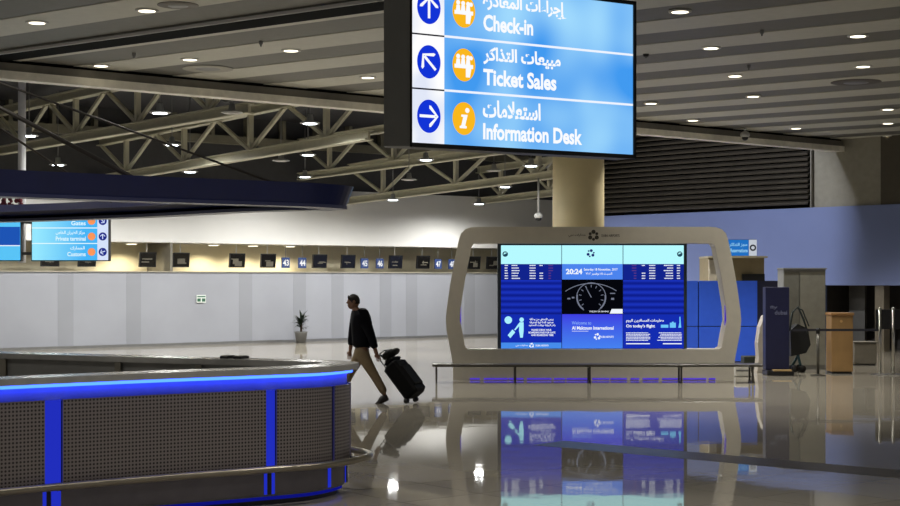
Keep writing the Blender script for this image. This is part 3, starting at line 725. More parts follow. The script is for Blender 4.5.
# ---------------------------------------------------------------- things at the right
# blue partition
Y = 36.6; xa, xb = (683 - 450) / 1500 * Y, (757 - 450) / 1500 * Y
t = thing('blue_partition', 'bright blue panelled partition standing behind the display frame', 'partition', (xa, Y, 0))
for i, (a, b) in enumerate(((-1.2, .36), (.385, 1.1), (1.115, xb - xa))):
    mb = MB(); mb.box(((a + b) / 2, 0, 1.43), (b - a, .06, 1.1)); mb.box(((a + b) / 2, 0, .44), (b - a, .06, .84)); mb.build('panel', M_bluep, t)
mb = MB(); mb.box(((xb - xa) / 2 - .6, .05, .98), (xb - xa + 1.2, .04, 1.96)); mb.build('backing', M_navyd, t)
xc = (782 - 450) / 1500 * Y
mb = MB(); mb.box(((xb + xc) / 2, Y + .2, .99), (xc - xb, .3, 1.98)); tag(mb.build('navy_screen_wall', mat('deep_navy_panel', (34, 36, 62), .5)), 'dark navy panel joining the right end of the blue partition', 'partition')
# booth with sign
Yb = 39.2; ba, bb = (709 - 450) / 1500 * Yb, (765 - 450) / 1500 * Yb
t = thing('beige_booth', 'beige flat roofed booth behind the blue partition', 'booth', (ba, Yb, 0))
w_ = bb - ba; M_booth = mat('beige_booth_panel', (150, 136, 104), .6)
mb = MB(); mb.box((w_ / 2, .8, 1.29), (w_, 1.4, 2.58)); mb.build('body', M_booth, t)
mb = MB(); mb.box((w_ / 2, .6, 2.6), (w_ + .06, 1.6, .05)); mb.build('roof', mat('booth_roof', (178, 168, 140), .5), t)
mb = MB(); mb.box((w_ * .8, .08, 2.06), (w_ * .4, .1, .2)); mb.build('opening_shade', M_black, t)  # black block: the shade inside the booth front put into its colour
mb = MB(); mb.box((.1, .05, 1.28), (.2, .12, 2.5)); mb.build('corner_post', mat('booth_post', (204, 196, 178), .5), t)
t = thing('wayfinding_sign', 'small backlit blue sign with white symbol square on the booth roof', 'sign', ((742.5 - 450) / 1500 * Yb, Yb + .1, 2.625))
mb = MB(); mb.box((0, .06, .22), (.78, .1, .44)); mb.build('casing', M_grey, t)
mb = MB(); mb.box((-.1, 0, .22), (.56, .03, .42)); k = mb.build('blue_panel', emit('small_sign_blue', (34, 110, 190), 1.), t)
mb = MB(); write(mb, 'حجز التذاكر', -.33, .15, .24, .35, -.018); write(mb, 'Reservations', -.3, .15, .1, .2, -.018); mb.build('lettering', emit('small_sign_text', (150, 210, 240)), k)
mb = MB(); mb.box((.29, 0, .22), (.2, .03, .42)); k = mb.build('white_panel', emit('small_sign_white', (190, 196, 205), 1.), t)
mb = MB(); mb.disc(.29, .22, .085, -.018, 24); mb.build('symbol_disc', mat('symbol_ink', (40, 44, 60), .5), k)
mb = MB(); mb.disc(.29, .22, .045, -.02, 16); mb.build('symbol_centre', emit('small_sign_white', (190, 196, 205)), k)
# navy totem
Y = 31.7; xk = (776 - 450) / 1500 * Y
t = thing('navy_totem', 'tall navy totem stand with faint lettering, right of the display', 'totem', (xk, Y, 0))
mb = MB(); mb.bevbox((0, 0, .98), (.5, .3, 1.74), .01); k = mb.build('body', mat('totem_navy', (22, 25, 62), .4), t)
mb = MB(); write(mb, 'fly', -.16, .0, 1.38, 1.46, -.153); write(mb, 'dubai', -.06, .2, 1.27, 1.36, -.153); mb.build('lettering', mat('totem_letter', (104, 108, 136), .5), k)
mb = MB(); mb.bevbox((.02, -.1, .05), (.56, .5, .1), .01); mb.build('base', M_black, t)
mb = MB(); mb.box((.06, -.28, .11), (.38, .16, .03)); mb.build('tread', mat('tan_tread', (190, 160, 110), .5), t)
# white curved holder beside it
Y = 32.4; x = (759.5 - 450) / 1500 * Y
mb = MB(); mb.prism([(-.09, .06), (.1, .06), (.13, .4), (.1, .75), (.12, 1.1), (.13, 1.32), (.07, 1.28), (-.02, 1.05), (-.07, .7), (-.05, .4)], -.18, .18)
tag(mb.build('white_curved_stand', mat('white_moulding', (200, 192, 178), .45), None, (x, Y, -.06)), 'narrow white curved stand tucked behind the navy totem', 'stand')
# low boxes
Y = 33.2; x = (752 - 450) / 1500 * Y
mb = MB(); mb.bevbox((0, 0, .16), (.42, .4, .32), .015); tag(mb.build('dark_box', mat('dark_green_box', (36, 44, 36), .6), None, (x, Y, 0)), 'low dark green box on the floor left of the navy totem', 'box')
Y = 31.2; x = (741.5 - 450) / 1500 * Y
t = thing('white_package', 'low white wrapped package beside the right end of the bench', 'package', (x, Y, 0))
mb = MB(); mb.bevbox((0, 0, .11), (.32, .4, .22), .02); mb.build('wrap', mat('white_wrap', (196, 194, 186), .6), t)
mb = MB(); mb.box((0, -.202, .13), (.3, .006, .03)); mb.box((-.06, 0, .221), (.04, .38, .004)); mb.build('strap', M_grey, t)
# dark trolley
Y = 32.6; x = (797 - 450) / 1500 * Y
t = thing('folded_trolley', 'black folded trolley with slanting tubular top beside the navy totem', 'trolley', (x, Y, 0))
mb = MB(); mb.prism([(-.16, .35), (.16, .42), (.26, .6), (.2, .95), (-.02, 1.05), (-.18, .9)], -.16, .16); mb.build('bag', mat('trolley_black', (20, 22, 24), .6), t)
M_tub = mat('trolley_tube', (64, 74, 76), .35, .6)
mb = MB(); mb.tube([(-.2, -.18, .9), (-.14, -.18, 1.3), (-.02, -.18, 1.42), (.1, -.18, 1.15), (.2, -.18, .85)], .022, 8); mb.tube([(-.05, -.17, 1.4), (.08, -.17, 1.35), (.22, -.17, 1.0)], .016, 8); mb.build('handle', M_tub, t)
for pa, pb in (((-.02, -.12, .4), (.06, -.12, .12)), ((.08, .12, .42), (-.08, .12, .12))):
    mb = MB(); mb.tube([pa, pb], .03, 8); mb.build('strut', mat('trolley_teal', (30, 70, 80), .4), t)
for wx, wy in ((.08, -.14), (-.08, -.14), (.08, .14), (-.08, .14)):
    mb = MB(); mb.tube([(wx, wy - .02, .08), (wx, wy + .02, .08)], .08, 16); mb.build('wheel', M_black, t)
mb = MB(); mb.bar((-.12, -.14, .1), (.12, -.14, .1), .03, .03); mb.bar((-.12, .14, .1), (.12, .14, .1), .03, .03); mb.bar((0, -.14, .1), (0, .14, .1), .03, .03); mb.build('chassis', M_tub, t)
# grey pier
Y = 33.6; xa, xm, xb = [(q - 450) / 1500 * Y for q in (784, 800, 826)]
t = thing('grey_cabinet', 'tall grey box cabinet with two door faces behind the navy totem', 'cabinet', (xa, Y, 0))
M_pier = mat('grey_pier', (150, 151, 148), .5)
mb = MB(); mb.box(((xb - xa) / 2, .35, 1.12), (xb - xa, .6, 2.24)); mb.build('body', M_pier, t)
mb = MB(); mb.box(((xm - xa) / 2, .04, 1.14), (xm - xa - .02, .03, 2.1)); mb.build('door', mat('grey_pier_door', (138, 138, 130), .45), t)
mb = MB(); mb.box((xm - xa + (xb - xm) / 2, .04, 1.14), (xb - xm - .02, .03, 2.1)); mb.build('door', mat('grey_pier_door2', (162, 161, 150), .45), t)
mb = MB(); mb.box(((xb - xa) / 2, .32, 2.255), (xb - xa + .04, .66, .03)); mb.build('cap', M_pier, t)
# wood cabinet
Y = 32.0; xa, xb = [(q - 450) / 1500 * Y for q in (831.5, 853)]
t = thing('wooden_lectern', 'plain light wooden cabinet standing before the dark recess', 'cabinet', (xa, Y, 0), math.radians(-1))
M_wood = mat('warm_wood_veneer', (160, 126, 80), .45, var=.12, scale=3)
w_ = xb - xa
mb = MB(); mb.bevbox((w_ / 2, .25, .64), (w_, .5, 1.2), .01); mb.build('body', M_wood, t)
mb = MB(); mb.bevbox((w_ / 2, .24, 1.27), (w_ + .03, .56, .06), .01); mb.build('top', mat('wood_top', (166, 124, 76), .4, var=.1), t)
mb = MB(); mb.box((w_ / 2, .26, .03), (w_ - .04, .44, .06)); mb.build('plinth', M_black, t)
mb = MB(); mb.disc(w_ * .45, 1.12, .03, -.003, 14); mb.build('emblem', mat('wood_emblem', (210, 170, 110), .5), t)
# grey low block
Y = 35.2; xa, xb = [(q - 450) / 1500 * Y for q in (854, 877)]
t = thing('grey_counter', 'low grey counter block in the dark recess beside the wooden cabinet', 'counter', (xa, Y, 0))
mb = MB(); mb.bevbox(((xb - xa) / 2, .25, .27), (xb - xa, .5, .5), .02); mb.build('body', mat('grey_block', (138, 132, 120), .5), t)
mb = MB(); mb.box(((xb - xa) / 2, .24, .535), (xb - xa + .03, .55, .03)); mb.build('top', mat('grey_block_top', (120, 115, 104), .4), t)
mb = MB(); mb.box(((xb - xa) / 2, .27, .02), (xb - xa - .05, .44, .04)); mb.build('kick', M_black, t)
# black panel stand on chrome legs
Y = 31.6; xs = (886.5 - 450) / 1500 * Y
t = thing('panel_stand', 'black board on two chrome posts at the right border', 'stand', (xs, Y, 0))
for dx in (-.14, .14):
    mb = MB(); mb.tube([(dx, 0, .03), (dx, 0, 1.38)], .035, 12); mb.ball((dx, 0, 1.39), .04); mb.build('post', M_chrome, t)
mb = MB(); mb.bevbox((.12, .05, 1.17), (.68, .04, .42), .01); mb.build('board', M_black, t)
for dx in (-.14, .14):
    mb = MB(); mb.lathe([(.18, 0), (.18, .015), (.05, .035)], c=(dx, 0, 0), n=24); mb.build('base_plate', M_chrome, t)
# belt barrier
Y = 31.35; xs = (818 - 450) / 1500 * Y
t = thing('barrier_post', 'belt barrier post between the grey cabinet and the wooden cabinet', 'barrier', (xs, Y, 0))
mb = MB(); mb.tube([(0, 0, .03), (0, 0, .92)], .03, 12); mb.build('post', mat('dull_post', (96, 94, 88), .4, .6), t)
mb = MB(); mb.lathe([(.16, 0), (.16, .015), (.04, .04)], n=24); mb.build('base_plate', mat('dull_post', (96, 94, 88)), t)
mb = MB(); mb.tube([(0, 0, .88), (0, 0, 1.0)], .04, 12); mb.build('belt_head', M_black, t)
mb = MB(); mb.box((.64, 0, .955), (1.26, .004, .05)); mb.build('belt', mat('belt_black', (34, 34, 44), .6), t)
mb = MB(); mb.box((-.28, 0, .955), (.52, .004, .05)); mb.build('belt', mat('belt_black', (34, 34, 44), .6), t)

# ---------------------------------------------------------------- information desk and its canopy
def catmull(pts, n=14):
    out = []; N = len(pts)
    for i in range(N):
        p0, p1, p2, p3 = [Vector(pts[(i + k) % N]) for k in (-1, 0, 1, 2)]
        for j in range(n):
            t_ = j / n
            out.append(.5 * ((2 * p1) + (p2 - p0) * t_ + (2 * p0 - 5 * p1 + 4 * p2 - p3) * t_ ** 2 + (3 * p1 - p0 - 3 * p2 + p3) * t_ ** 3))
    return out
def resample(pts, n):
    P = pts + [pts[0]]; L = [0]
    for a, b in zip(P, P[1:]): L.append(L[-1] + (b - a).length)
    out = []; j = 0
    for i in range(n):
        s = L[-1] * i / n
        while L[j + 1] < s: j += 1
        out.append(P[j].lerp(P[j + 1], (s - L[j]) / max(1e-9, L[j + 1] - L[j])))
    return out, L[-1] / n
def offset(pts, d):
    n = len(pts); out = []
    for i in range(n):
        a = (pts[(i + 1) % n] - pts[i - 1]).normalized(); out.append(pts[i] + Vector((a.y, -a.x)) * d)
    return out
left_c = [(-8.3, 16.6), (-9.1, 14), (-8.6, 11), (-7.2, 9.4)]
desk_o = [(-5.7, 9.75), (-4.6, 10.8), (-3.55, 11.75), (-2.53, 12.55), (-1.68, 13.1), (-1.13, 13.5), (-.86, 14.08), (-1.02, 14.5), (-1.42, 14.75), (-2.1, 15.05), (-3.08, 15.5), (-4.94, 16.4), (-6.6, 16.95)] + left_c
NP = 480
DP, ds = resample(catmull(desk_o), NP)
dk = thing('information_desk', 'curved information desk with perforated steel front and blue light strip', 'desk', (-4.6, 13.6, 0))
OX, OY = -4.6, 13.6
def ring(mb, d0, d1, z0, z1):
    a, b = offset(DP, d0), offset(DP, d1)
    L = lambda q, z: [(p.x - OX, p.y - OY, z) for p in q]
    mb.loft([L(a, z0), L(a, z1), L(b, z1), L(b, z0), L(a, z0)]); return mb
M_ctop = mat('grey_counter_top', (142, 141, 138), .25, var=.1, scale=8)
mb = MB(); ring(mb, 0, -.34, 1.165, 1.22); mb.build('counter_top', M_ctop, dk)
mb = MB(); ring(mb, -.14, -.3, .08, 1.165); mb.build('core_wall', mat('dark_desk_steel', (118, 118, 116), .45, .2), dk)
mb = MB(); ring(mb, -.2, -.27, 0, .08); mb.build('kick_plate', M_black, dk)
mb = MB(); ring(mb, -.06, -.085, 1.135, 1.162); mb.build('led_strip', E_led, dk)
mb = MB(); ring(mb, -.16, -.19, .045, .075); mb.build('kick_led', emit('kick_led_blue', (40, 50, 255), .18), dk)
M_bluebox = mat('blue_lit_band', (130, 145, 255), .4)
mb = MB(); ring(mb, -.115, -.14, 1.02, 1.16); mb.build('light_band', M_bluebox, dk)
def perforated():
    m = bpy.data.materials.new('perforated_steel'); m.use_nodes = True; nt = m.node_tree; b = nt.nodes['Principled BSDF']
    uv = nt.nodes.new('ShaderNodeUVMap'); sp = nt.nodes.new('ShaderNodeSeparateXYZ'); nt.links.new(uv.outputs[0], sp.inputs[0])
    def fr(o):
        a = nt.nodes.new('ShaderNodeMath'); a.operation = 'MULTIPLY'; a.inputs[1].default_value = 32; nt.links.new(o, a.inputs[0])
        f = nt.nodes.new('ShaderNodeMath'); f.operation = 'FRACT'; nt.links.new(a.outputs[0], f.inputs[0])
        s = nt.nodes.new('ShaderNodeMath'); s.operation = 'SUBTRACT'; s.inputs[1].default_value = .5; nt.links.new(f.outputs[0], s.inputs[0])
        q = nt.nodes.new('ShaderNodeMath'); q.operation = 'MULTIPLY'; nt.links.new(s.outputs[0], q.inputs[0]); nt.links.new(s.outputs[0], q.inputs[1]); return q.outputs[0]
    ad = nt.nodes.new('ShaderNodeMath'); ad.operation = 'ADD'; nt.links.new(fr(sp.outputs[0]), ad.inputs[0]); nt.links.new(fr(sp.outputs[1]), ad.inputs[1])
    r = nt.nodes.new('ShaderNodeValToRGB'); r.color_ramp.elements[0].position = .07; r.color_ramp.elements[1].position = .11
    r.color_ramp.elements[0].color = (*s2l((58, 54, 54)), 1); r.color_ramp.elements[1].color = (*s2l((136, 128, 126)), 1)
    nt.links.new(ad.outputs[0], r.inputs[0]); nt.links.new(r.outputs[0], b.inputs['Base Color'])
    b.inputs['Metallic'].default_value = .65; b.inputs['Roughness'].default_value = .32
    return m
M_perf = perforated()
def span(name, i0, i1, d, z0, z1, m_, th=.02):
    idx = [i % NP for i in range(i0, i1 + 1)]; a, b = offset(DP, d), offset(DP, d - th); mb = MB()
    lo = [[(a[i].x - OX, a[i].y - OY, z0) for i in idx], [(a[i].x - OX, a[i].y - OY, z1) for i in idx], [(b[i].x - OX, b[i].y - OY, z1) for i in idx], [(b[i].x - OX, b[i].y - OY, z0) for i in idx]]
    n = len(idx); o = mb.loft(lo + [lo[0]], closed=False)
    for k, z in enumerate((z0, z1, z1, z0, z0)):
        for q in range(n): mb.uv[o + k * n + q] = (idx[q] * ds, z)
    mb.add([l[0] for l in lo], [(0, 1, 2, 3)]); mb.add([l[-1] for l in lo], [(0, 1, 2, 3)])
    return mb.build(name, m_, dk)
def idx_at(px, d=-.1):
    q = offset(DP, d); best = min((abs(450 + 1500 * p.x / p.y - px), i) for i, p in enumerate(q[:NP // 2]) if i * ds < 8.3 and p.y < 14.0)
    return best[1]
E_col = emit('blue_light_column', (44, 60, 235), .6)
i45, i59, i265, i278 = idx_at(45), idx_at(60), idx_at(266), idx_at(278)
tipi = max(range(NP), key=lambda i: DP[i].x)
gapn = i278 - i265
edges = [(i45, i59), (i265, i278)]
wdt = i265 - i59
e0 = i45 - wdt
edges.insert(0, (e0 - gapn, e0))
sil = max(range(NP), key=lambda i: DP[i].x / DP[i].y if DP[i].y > 0 else -9)
i331 = idx_at(331); edges.append((i331, i331 + 1)); backs = sil - 2
edges.append((backs, backs + gapn))
k = backs + gapn
for _ in range(3):
    k2 = k + wdt; edges.append((k2, k2 + gapn)); k = k2 + gapn
for a, b in edges: span('light_column', a, b, -.115, .1, 1.03, E_col)
for (a, b), (c, d) in zip(edges, edges[1:]):
    span('perforated_panel', b, c, -.075, .3, 1.03, M_perf); span('lower_panel', b, c, -.12, .1, .3, mat('lower_desk_steel', (104, 100, 104), .3, .85))
rail = offset(DP, .1)
mb = MB(); pts = [(p.x - OX, p.y - OY, .35) for p in rail]; mb.tube(pts + [pts[0]], .032, 12, cap=False); mb.build('foot_rail', mat('rail_steel', (150, 142, 126), .3, .9), dk)
for a, b in edges:
    i = ((a + b) // 2) % NP; mb = MB()
    if b - a < 2: continue
    q = offset(DP, -.13)[i]; mb.bar((q.x - OX, q.y - OY, .33), (rail[i].x - OX, rail[i].y - OY, .33), .05, .03); mb.bar((q.x - OX, q.y - OY, .1), (q.x - OX, q.y - OY, .33), .05, .05); mb.build('rail_bracket', M_black, dk)
for px in (26, 140, 215):
    i = max(range(NP // 3, NP // 3 + 130), key=lambda i: -abs(450 + 1500 * DP[i].x / DP[i].y - px) if DP[i].y > 14.6 else -1e9)
    q = offset(DP, -.33)[i]; mb = MB(); mb.box((q.x - OX, q.y - OY, .62), (.06, .06, 1.08)); mb.build('inner_post', mat('inner_post', (104, 100, 90), .5), dk)
# two flat trays on the far counter
for px, l in ((234, 'left one of two small dark trays on the far desk counter'), (246, 'right one of two small dark trays on the far desk counter')):
    i = min((i for i in range(NP) if DP[i].y > 14.5 and DP[i].x < -1.2), key=lambda i: abs(450 + 1500 * DP[i].x / DP[i].y - px)); q = offset(DP, -.12)[i]
    t = thing('document_tray', l, 'tray', (q.x, q.y, 1.22), math.radians(-28), 'trays on the desk')
    mb = MB(); mb.bevbox((0, 0, .012), (.1, .14, .024), .004); mb.build('tray', M_black, t)
    mb = MB(); mb.box((0, 0, .027), (.08, .12, .006)); mb.build('paper', mat('paper', (150, 150, 146), .7), t)

can_o = [(-5.7, 9.75), (-4.6, 10.8), (-3.55, 11.75), (-2.53, 12.55), (-1.72, 13.1), (-1.18, 13.5), (-.9, 14.0), (-1.12, 14.35), (-1.5, 14.5), (-2.05, 14.9), (-3.2, 16.05), (-5.16, 17.35), (-6.7, 17.6)] + left_c
CP, cs = resample(catmull(can_o), 300)
cn = thing('desk_canopy', 'dark navy ring canopy hanging above the information desk', 'canopy', (OX, OY, 0))
def cl(d, z): return [(p.x - OX, p.y - OY, z) for p in offset(CP, d)]
mb = MB(); mb.loft([cl(0, 2.87), cl(-.07, 2.69), cl(-.12, 2.69), cl(-.3, 2.72), cl(-.38, 2.765), cl(0, 2.87)]); mb.build('ring', M_navy, cn)
mb = MB(); mb.loft([cl(-.06, 2.69), cl(-.06, 2.66), cl(-.3, 2.66), cl(-.3, 2.69), cl(-.06, 2.69)]); mb.build('lower_lip', mat('canopy_lip', (46, 50, 84), .3), cn)
mast_top = Vector((-5.6, 13.9, 4.35))
mb = MB(); mb.smooth = True; mb.lathe([(.14, 0), (.12, 4.2), (.05, 4.4)], n=20); mb.lathe([(.22, 4.25), (.22, 4.35)], n=20)
mb.build('mast', M_lgrey, cn, (mast_top.x - OX, mast_top.y - OY, 0))
O3 = Vector((OX, OY, 0))
M_cable = mat('dark_cable', (58, 52, 46), .5)
def rimpt(px, far):
    c = [(abs(450 + 1500 * p.x / p.y - px), i) for i, p in enumerate(CP) if p.x > -6 and ((p.y > 14.2) == far)]
    return offset(CP, -.2)[min(c)[1]]
for px, far, r_ in ((304, True, .012), (188, True, .014), (127, True, .012), (150, False, .018)):
    q = rimpt(px, far); mb = MB(); mb.tube([mast_top - O3, Vector((q.x, q.y, 2.84)) - O3], r_, 6); mb.build('stay_cable', M_cable, cn)

# ---------------------------------------------------------------- white pole with the two left signs
Y = 31.; xp = (17 - 450) / 1500 * Y
mb = MB(); mb.smooth = True; mb.tube([(0, 0, 2.36), (0, 0, ROOF)], .08, 16)
tag(mb.build('hanging_pole', mat('white_pole', (236, 236, 240), .4), None, (xp, Y + .36, 0)), 'white vertical pole hanging down behind the canopy at upper left', 'pole')
E_fblue = emit('left_sign_blue', (70, 180, 246), 1., (150, 232, 255), 0, .3, -.7)
def left_sign(x0, x1, label, full):
    w_ = x1 - x0; t = thing('backlit_flight_sign', label, 'sign', ((x0 + x1) / 2, Y, 0))
    mb = MB(); mb.box((0, .1, 2.91), (w_, .16, 1.04)); mb.build('casing', M_black, t)
    mb = MB(); xr = w_ / 2 - (.24 if full else .02); mb.box(((-w_ / 2 + .02 + xr) / 2, .01, 2.91), (xr + w_ / 2 - .02, .02, 1.0)); k = mb.build('blue_panel', E_fblue if full else emit('left_sign_pale', (90, 196, 246)), t)
    if full:
        mb = MB(); mb.box((w_ / 2 - .13, .01, 2.91), (.22, .02, 1.0)); wk = mb.build('white_panel', emit('left_sign_white', (214, 226, 250)), t)
        E_lw = emit('left_sign_white', (214, 226, 250)); E_lt = emit('left_text', (226, 250, 255))
        for i, (zr, a) in enumerate(((3.24, -45), (2.92, 90), (2.6, 200))):
            mb, mo, mc, ml, mr = MB(), MB(), MB(), MB(), MB()
            mc.disc(w_ / 2 - .13, zr - .02, .085, -.002, 24); arrow(ml, w_ / 2 - .13, zr - .02, .11, math.radians(a), -.005, .16)
            mo.disc(w_ / 2 - .36, zr - .02, .08, -.002, 24)
            write(mb, ('المغادرة', 'مركز الطيران الخاص', 'الجمارك')[i], w_ / 2 - (.72, 1.1, .8)[i], w_ / 2 - .5, zr + .01, zr + .1, -.003); write(mb, ('Gates', 'Private terminal', 'Customs')[i], w_ / 2 - (.78, 1.1, .86)[i], w_ / 2 - .48, zr - .11, zr - .02, -.003)
            if i: mr.rect(-w_ / 2 + .02, w_ / 2 - .24, zr + .145, zr + .165, -.002); mr.build('divider_line', E_lt, k)
            mc.build('arrow_disc', emit('left_disc_navy', (30, 44, 140)), wk); ml.build('arrow', E_lw, wk); mo.build('pictogram_disc', emit('left_orange', (250, 150, 90)), k); mb.build('lettering', E_lt, k)
    else:
        mb = MB(); mb.rect(-w_ / 2 + .02, w_ / 2 - .02, 2.72, 3.1, -.002); mb.build('blue_band', emit('left_band', (30, 84, 180)), k)
        mb = MB(); mb.rect(-w_ / 2 + .02, w_ / 2 - .02, 2.7, 2.72, -.003); mb.build('divider_line', E_white, k)
    mb = MB(); sx = -1 if full else 1
    for z in (2.55, 3.2): mb.box((sx * (w_ / 2 + .055), .195, z), (.13, .16, .06))
    mb.build('clamp', M_grey, t)
    return t
left_sign((31 - 450) / 1500 * Y, (109 - 450) / 1500 * Y, 'backlit light blue direction sign with arrow discs below the canopy at left', True)
left_sign((-62 - 450) / 1500 * Y, (21 - 450) / 1500 * Y, 'backlit blue sign with a darker band, cut off by the left border', False)
t = thing('flower_arrangement', 'dark red flowers on top of the sign at the left border', 'flowers', ((4 - 450) / 1500 * Y, Y + .1, 3.43))
mb = MB()
for i in range(34): mb.ball((random.uniform(-.32, .4), random.uniform(-.08, .08), random.uniform(.06, .34)), random.uniform(.03, .06), 8, 5)
mb.build('blossoms', mat('dark_red_petal', (110, 30, 48), .7, var=.4), t)
mb = MB(); mb.bevbox((.03, 0, .04), (.7, .14, .08), .01); mb.build('tray', M_black, t)

# ---------------------------------------------------------------- the walking man and his case
def skin(name, verts, edges, radii, m_, parent, sub=2):
    """a continuous body surface grown around a skeleton of joints"""
    me = bpy.data.meshes.new(name); me.from_pydata([tuple(v) for v in verts], edges, [])
    o = bpy.data.objects.new(name, me); COL.objects.link(o)
    sk = o.modifiers.new('skin', 'SKIN'); sk.use_smooth_shade = True
    for i, r in enumerate(radii):
        d = me.skin_vertices[0].data[i]; d.radius = r if isinstance(r, tuple) else (r, r)
        d.use_root = (i == 0)
    ss = o.modifiers.new('sub', 'SUBSURF'); ss.levels = sub; ss.render_levels = sub
    dg = bpy.context.evaluated_depsgraph_get(); dg.update()
    nm = bpy.data.meshes.new_from_object(o.evaluated_get(dg)); bpy.data.objects.remove(o); bpy.data.meshes.remove(me)
    nm.name = name; nm.materials.clear(); nm.materials.append(m_)
    for p in nm.polygons: p.use_smooth = True
    r = bpy.data.objects.new(name, nm); COL.objects.link(r); r.parent = parent; return r
PY = 24.4; PX = (366 - 450) / 1500 * PY
ps = thing('person', 'man in dark jacket and khaki trousers walking left, pulling a black suitcase', 'person', (PX, PY, 0))
M_skin = mat('skin', (120, 86, 66), .6); M_jac = mat('dark_jacket', (9, 10, 17), .8, var=.15, scale=20, spec=.12); M_tro = mat('khaki_trousers', (116, 100, 74), .8, var=.08, scale=20)
def q(px, py, y=0.): return Vector(((px - 366) / 61.5, y, (403 - py) / 61.5))
# joints: x along the picture, -y is his left side, towards the camera
pel, wai, che, nek, hea = q(362.5, 347), q(362, 335), q(361, 319), q(355.5, 309.5), q(353.4, 303)
hipL, kneL, ankL, toeL = q(363, 352, -.09), q(373.5, 373, -.1), q(385.5, 395.5, -.1), q(380.5, 400.5, -.1)
hipR, kneR, ankR, toeR = q(360, 352, .09), q(349.5, 373, .1), q(340, 397, .1), q(333, 401, .1)
shL, elL, haL = q(363.5, 314, -.17), q(370, 331, -.2), q(376.5, 351.5, -.18)
shR, elR, haR = q(356, 314, .19), q(352, 332, .24), q(349.5, 350, .2)
V = [pel, wai, che, nek, hea + Vector((0, 0, -.05)), hipL, kneL, ankL, hipR, kneR, ankR, shL, elL, haL, shR, elR, haR]
Ed = [(0, 1), (1, 2), (2, 3), (3, 4), (0, 5), (5, 6), (6, 7), (0, 8), (8, 9), (9, 10), (2, 11), (11, 12), (12, 13), (2, 14), (14, 15), (15, 16)]
Rd = [(.12, .13), (.12, .13), (.12, .15), .055, .06, .085, .055, .04, .085, .055, .04, .06, .045, .032, .06, .045, .032]
# hands: palm and five curled fingers rooted in it
def hand(V, Ed, Rd, wi, d, side):
    d = d.normalized(); wpos = V[wi]; palm = wpos + d * .07; acr = d.cross(Vector((0, 1, 0))).normalized()
    V.append(palm); Rd.append((.022, .038)); pi_ = len(V) - 1; Ed.append((wi, pi_))
    for k, (o_, L) in enumerate(((-.03, .07), (-.01, .082), (.01, .078), (.03, .06))):
        b = palm + acr * o_ + d * .03; m_ = b + d * L * .55; e = m_ + d * L * .25 + Vector((0, side * .03, 0))
        n0 = len(V); V += [b, m_, e]; Rd += [.009, .008, .007]; Ed += [(pi_, n0), (n0, n0 + 1), (n0 + 1, n0 + 2)]
    b = wpos + d * .04 + acr * -.035; e = b + d * .045 + Vector((-.01, side * .03, 0)); n0 = len(V); V += [b, e]; Rd += [.011, .008]; Ed += [(pi_, n0), (n0, n0 + 1)]
hand(V, Ed, Rd, 13, Vector((.35, 0, -.9)), 1); hand(V, Ed, Rd, 16, Vector((-.1, 0, -1)), -1)
body = skin('body', V, Ed, Rd, M_skin, ps)
# head with face, joined into the body mesh
hm = MB(); hm.smooth = True
hc = hea + Vector((0, 0, .02))
hm.ball(hc, (.098, .076, .12), 20, 14); hm.ball(hc + Vector((-.02, 0, -.05)), (.075, .062, .075), 16, 10)       # skull, jaw
hm.add([hc + Vector(v) for v in ((-.09, -.012, .02), (-.09, .012, .02), (-.122, 0, -.022), (-.09, -.018, -.03), (-.09, .018, -.03))], [(0, 1, 2), (0, 2, 3), (1, 4, 2), (3, 2, 4)])
for sy in (-1, 1): hm.ball(hc + Vector((.015, sy * .078, -.005)), (.026, .012, .034), 10, 6); hm.ball(hc + Vector((-.086, sy * .032, .015)), (.014, .016, .01), 8, 6)
hm.box(hc + Vector((-.092, 0, -.062)), (.012, .045, .008))
head = hm.build('head', M_skin)
import bmesh
bm = bmesh.new(); bm.from_mesh(body.data); bm.from_mesh(head.data); bm.to_mesh(body.data); bm.free()
bpy.data.objects.remove(head)
mb = MB(); mb.smooth = True
loops = []
for j in range(9):
    t_ = -.25 + (PI / 2 + .25) * j / 8; qq = max(.03, math.cos(t_)); n = 20; lp = []
    for k in range(n):
        a = 2 * PI * k / n; cx = math.cos(a); lift = .085 * max(0, -cx) if j < 4 else .02 * max(0, -cx)
        lp.append(hc + Vector((.105 * qq * cx * (1 if cx > 0 else .92) + .004, .083 * qq * math.sin(a), .128 * math.sin(t_) + lift * (1 - j / 8))))
    loops.append(lp)
mb.loft(loops, cap=True); mb.build('hair', mat('dark_hair', (26, 20, 17), .8), ps)
jl = [q(362.5, 350), q(362.5, 340), q(362, 330), q(361.5, 318), q(357, 310.5), shL, elL, q(376, 348.5, -.18), shR, elR, q(349.8, 347, .2)]
skin('jacket', jl, [(0, 1), (1, 2), (2, 3), (3, 4), (3, 5), (5, 6), (6, 7), (3, 8), (8, 9), (9, 10)],
     [(.185, .2), (.182, .195), (.19, .2), (.19, .205), (.08, .085), (.11, .1), .085, .06, (.11, .1), .08, .06], M_jac, ps)
tl = [q(362, 344), q(362, 350), hipL + Vector((0, 0, -.06)), kneL, ankL + Vector((-.0, 0, .03)), hipR + Vector((0, 0, -.06)), kneR, ankR + Vector((0, 0, .03))]
skin('trousers', tl, [(0, 1), (1, 2), (2, 3), (3, 4), (1, 5), (5, 6), (6, 7)], [(.14, .165), (.14, .165), .115, .082, .066, .115, .082, .066], M_tro, ps)
M_shoe = mat('dark_shoe', (24, 20, 18), .5)
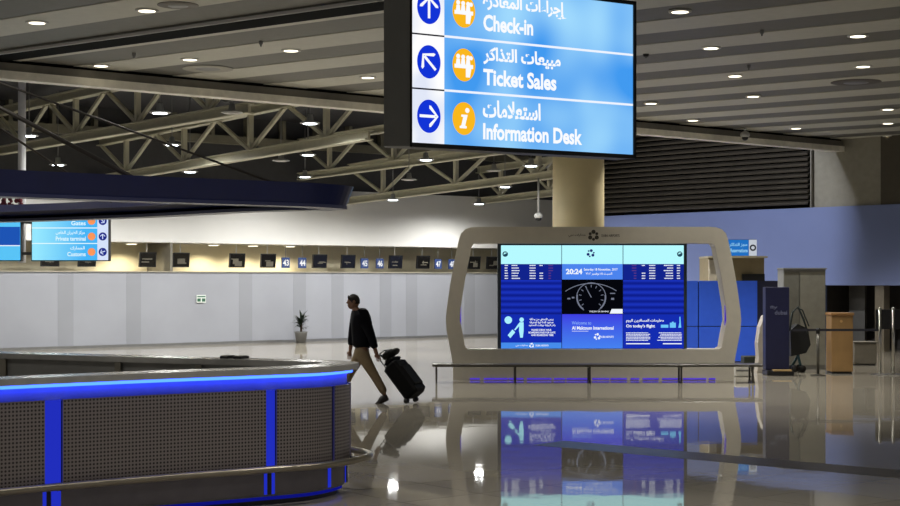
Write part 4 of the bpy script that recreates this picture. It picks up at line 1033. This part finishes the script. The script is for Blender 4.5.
def shoe(ank, toe):
    mb = MB(); mb.smooth = True; d = toe - ank; heel = ank + Vector((.05, 0, -.035))
    for_ = (Vector((toe.x, 0, toe.z)) - Vector((heel.x, 0, heel.z))).normalized(); L = .27; up = Vector((-for_.z, 0, for_.x))
    if up.z < 0: up = -up
    loops = []
    for f, w_, h0, h1 in ((0, .028, -.03, .06), (.12, .038, -.035, .085), (.4, .04, -.035, .08), (.7, .05, -.035, .03), (.92, .042, -.035, .01), (1, .02, -.03, -.005)):
        c_ = heel + for_ * L * f
        loops.append([c_ + Vector((0, w_ * a, 0)) + up * (h0 + (h1 - h0) * b) for a, b in ((-1, 0), (1, 0), (1, .5), (.6, 1), (-.6, 1), (-1, .5))])
    mb.loft(loops, cap=True); s_ = mb.build('shoe', M_shoe, ps)
    mz = min(v.co.z for v in s_.data.vertices); return mz
print('shoe', shoe(ankL, q(379, 402.2, -.1)), shoe(ankR, q(331, 401.5, .1)))

# suitcase: leaning on its wheels
ca_ = math.radians(40); yaw = math.radians(-24)
sc_ = thing('suitcase', 'black wheeled suitcase tilted on its wheels behind the walking man', 'suitcase', (PX + (411.5 - 366) / 61.5, PY - .12, 0), yaw)
R = Matrix.Rotation(-ca_, 4, 'Y')
def sl(mb):
    mb.v = [tuple(R @ Vector(p) + Vector((0, 0, .0))) for p in mb.v]; return mb
M_case = mat('black_suitcase_cloth', (7, 7, 8), .7, var=.2, scale=30, spec=.15)
mb = MB(); mb.bevbox((.165, 0, .375), (.28, .42, .65), .04); k = sl(mb).build('shell', M_case, sc_)
mb = MB(); mb.bevbox((.305, 0, .36), (.05, .34, .4), .02); sl(mb).build('front_pocket', M_case, k)
mb = MB(); mb.bevbox((.18, 0, .74), (.2, .34, .08), .03); sl(mb).build('top_bulge', M_case, k)
for sy in (-1, 1):
    mb = MB(); mb.tube([(.035, sy * .17 - .02, .045), (.035, sy * .17 + .02, .045)], .045, 16); sl(mb).build('wheel', M_black, sc_)
mb = MB()
for sy in (-1, 1): mb.tube([(.05, sy * .09, .6), (.05, sy * .09, .95)], .009, 8)
mb.tube([(.05, -.1, .95), (.05, .1, .95)], .016, 8); sl(mb).build('pull_handle', M_black, sc_)
bg = thing('shoulder_bag', 'soft black bag slung on top of the tilted suitcase', 'bag', (sc_.location.x, sc_.location.y, 0), yaw)
mb = MB(); mb.ball((.2, 0, .858), (.12, .17, .072), 16, 10); mb.ball((.29, .02, .835), (.09, .14, .05), 14, 8); sl(mb).build('pouch', mat('bag_cloth', (8, 8, 9), .8, bump=.4, scale=20), bg)
mb = MB(); mb.tube([(.1, -.06, .88), (.09, -.05, .96), (.16, .0, .97), (.24, .03, .92)], .012, 8); sl(mb).build('strap', M_black, bg)
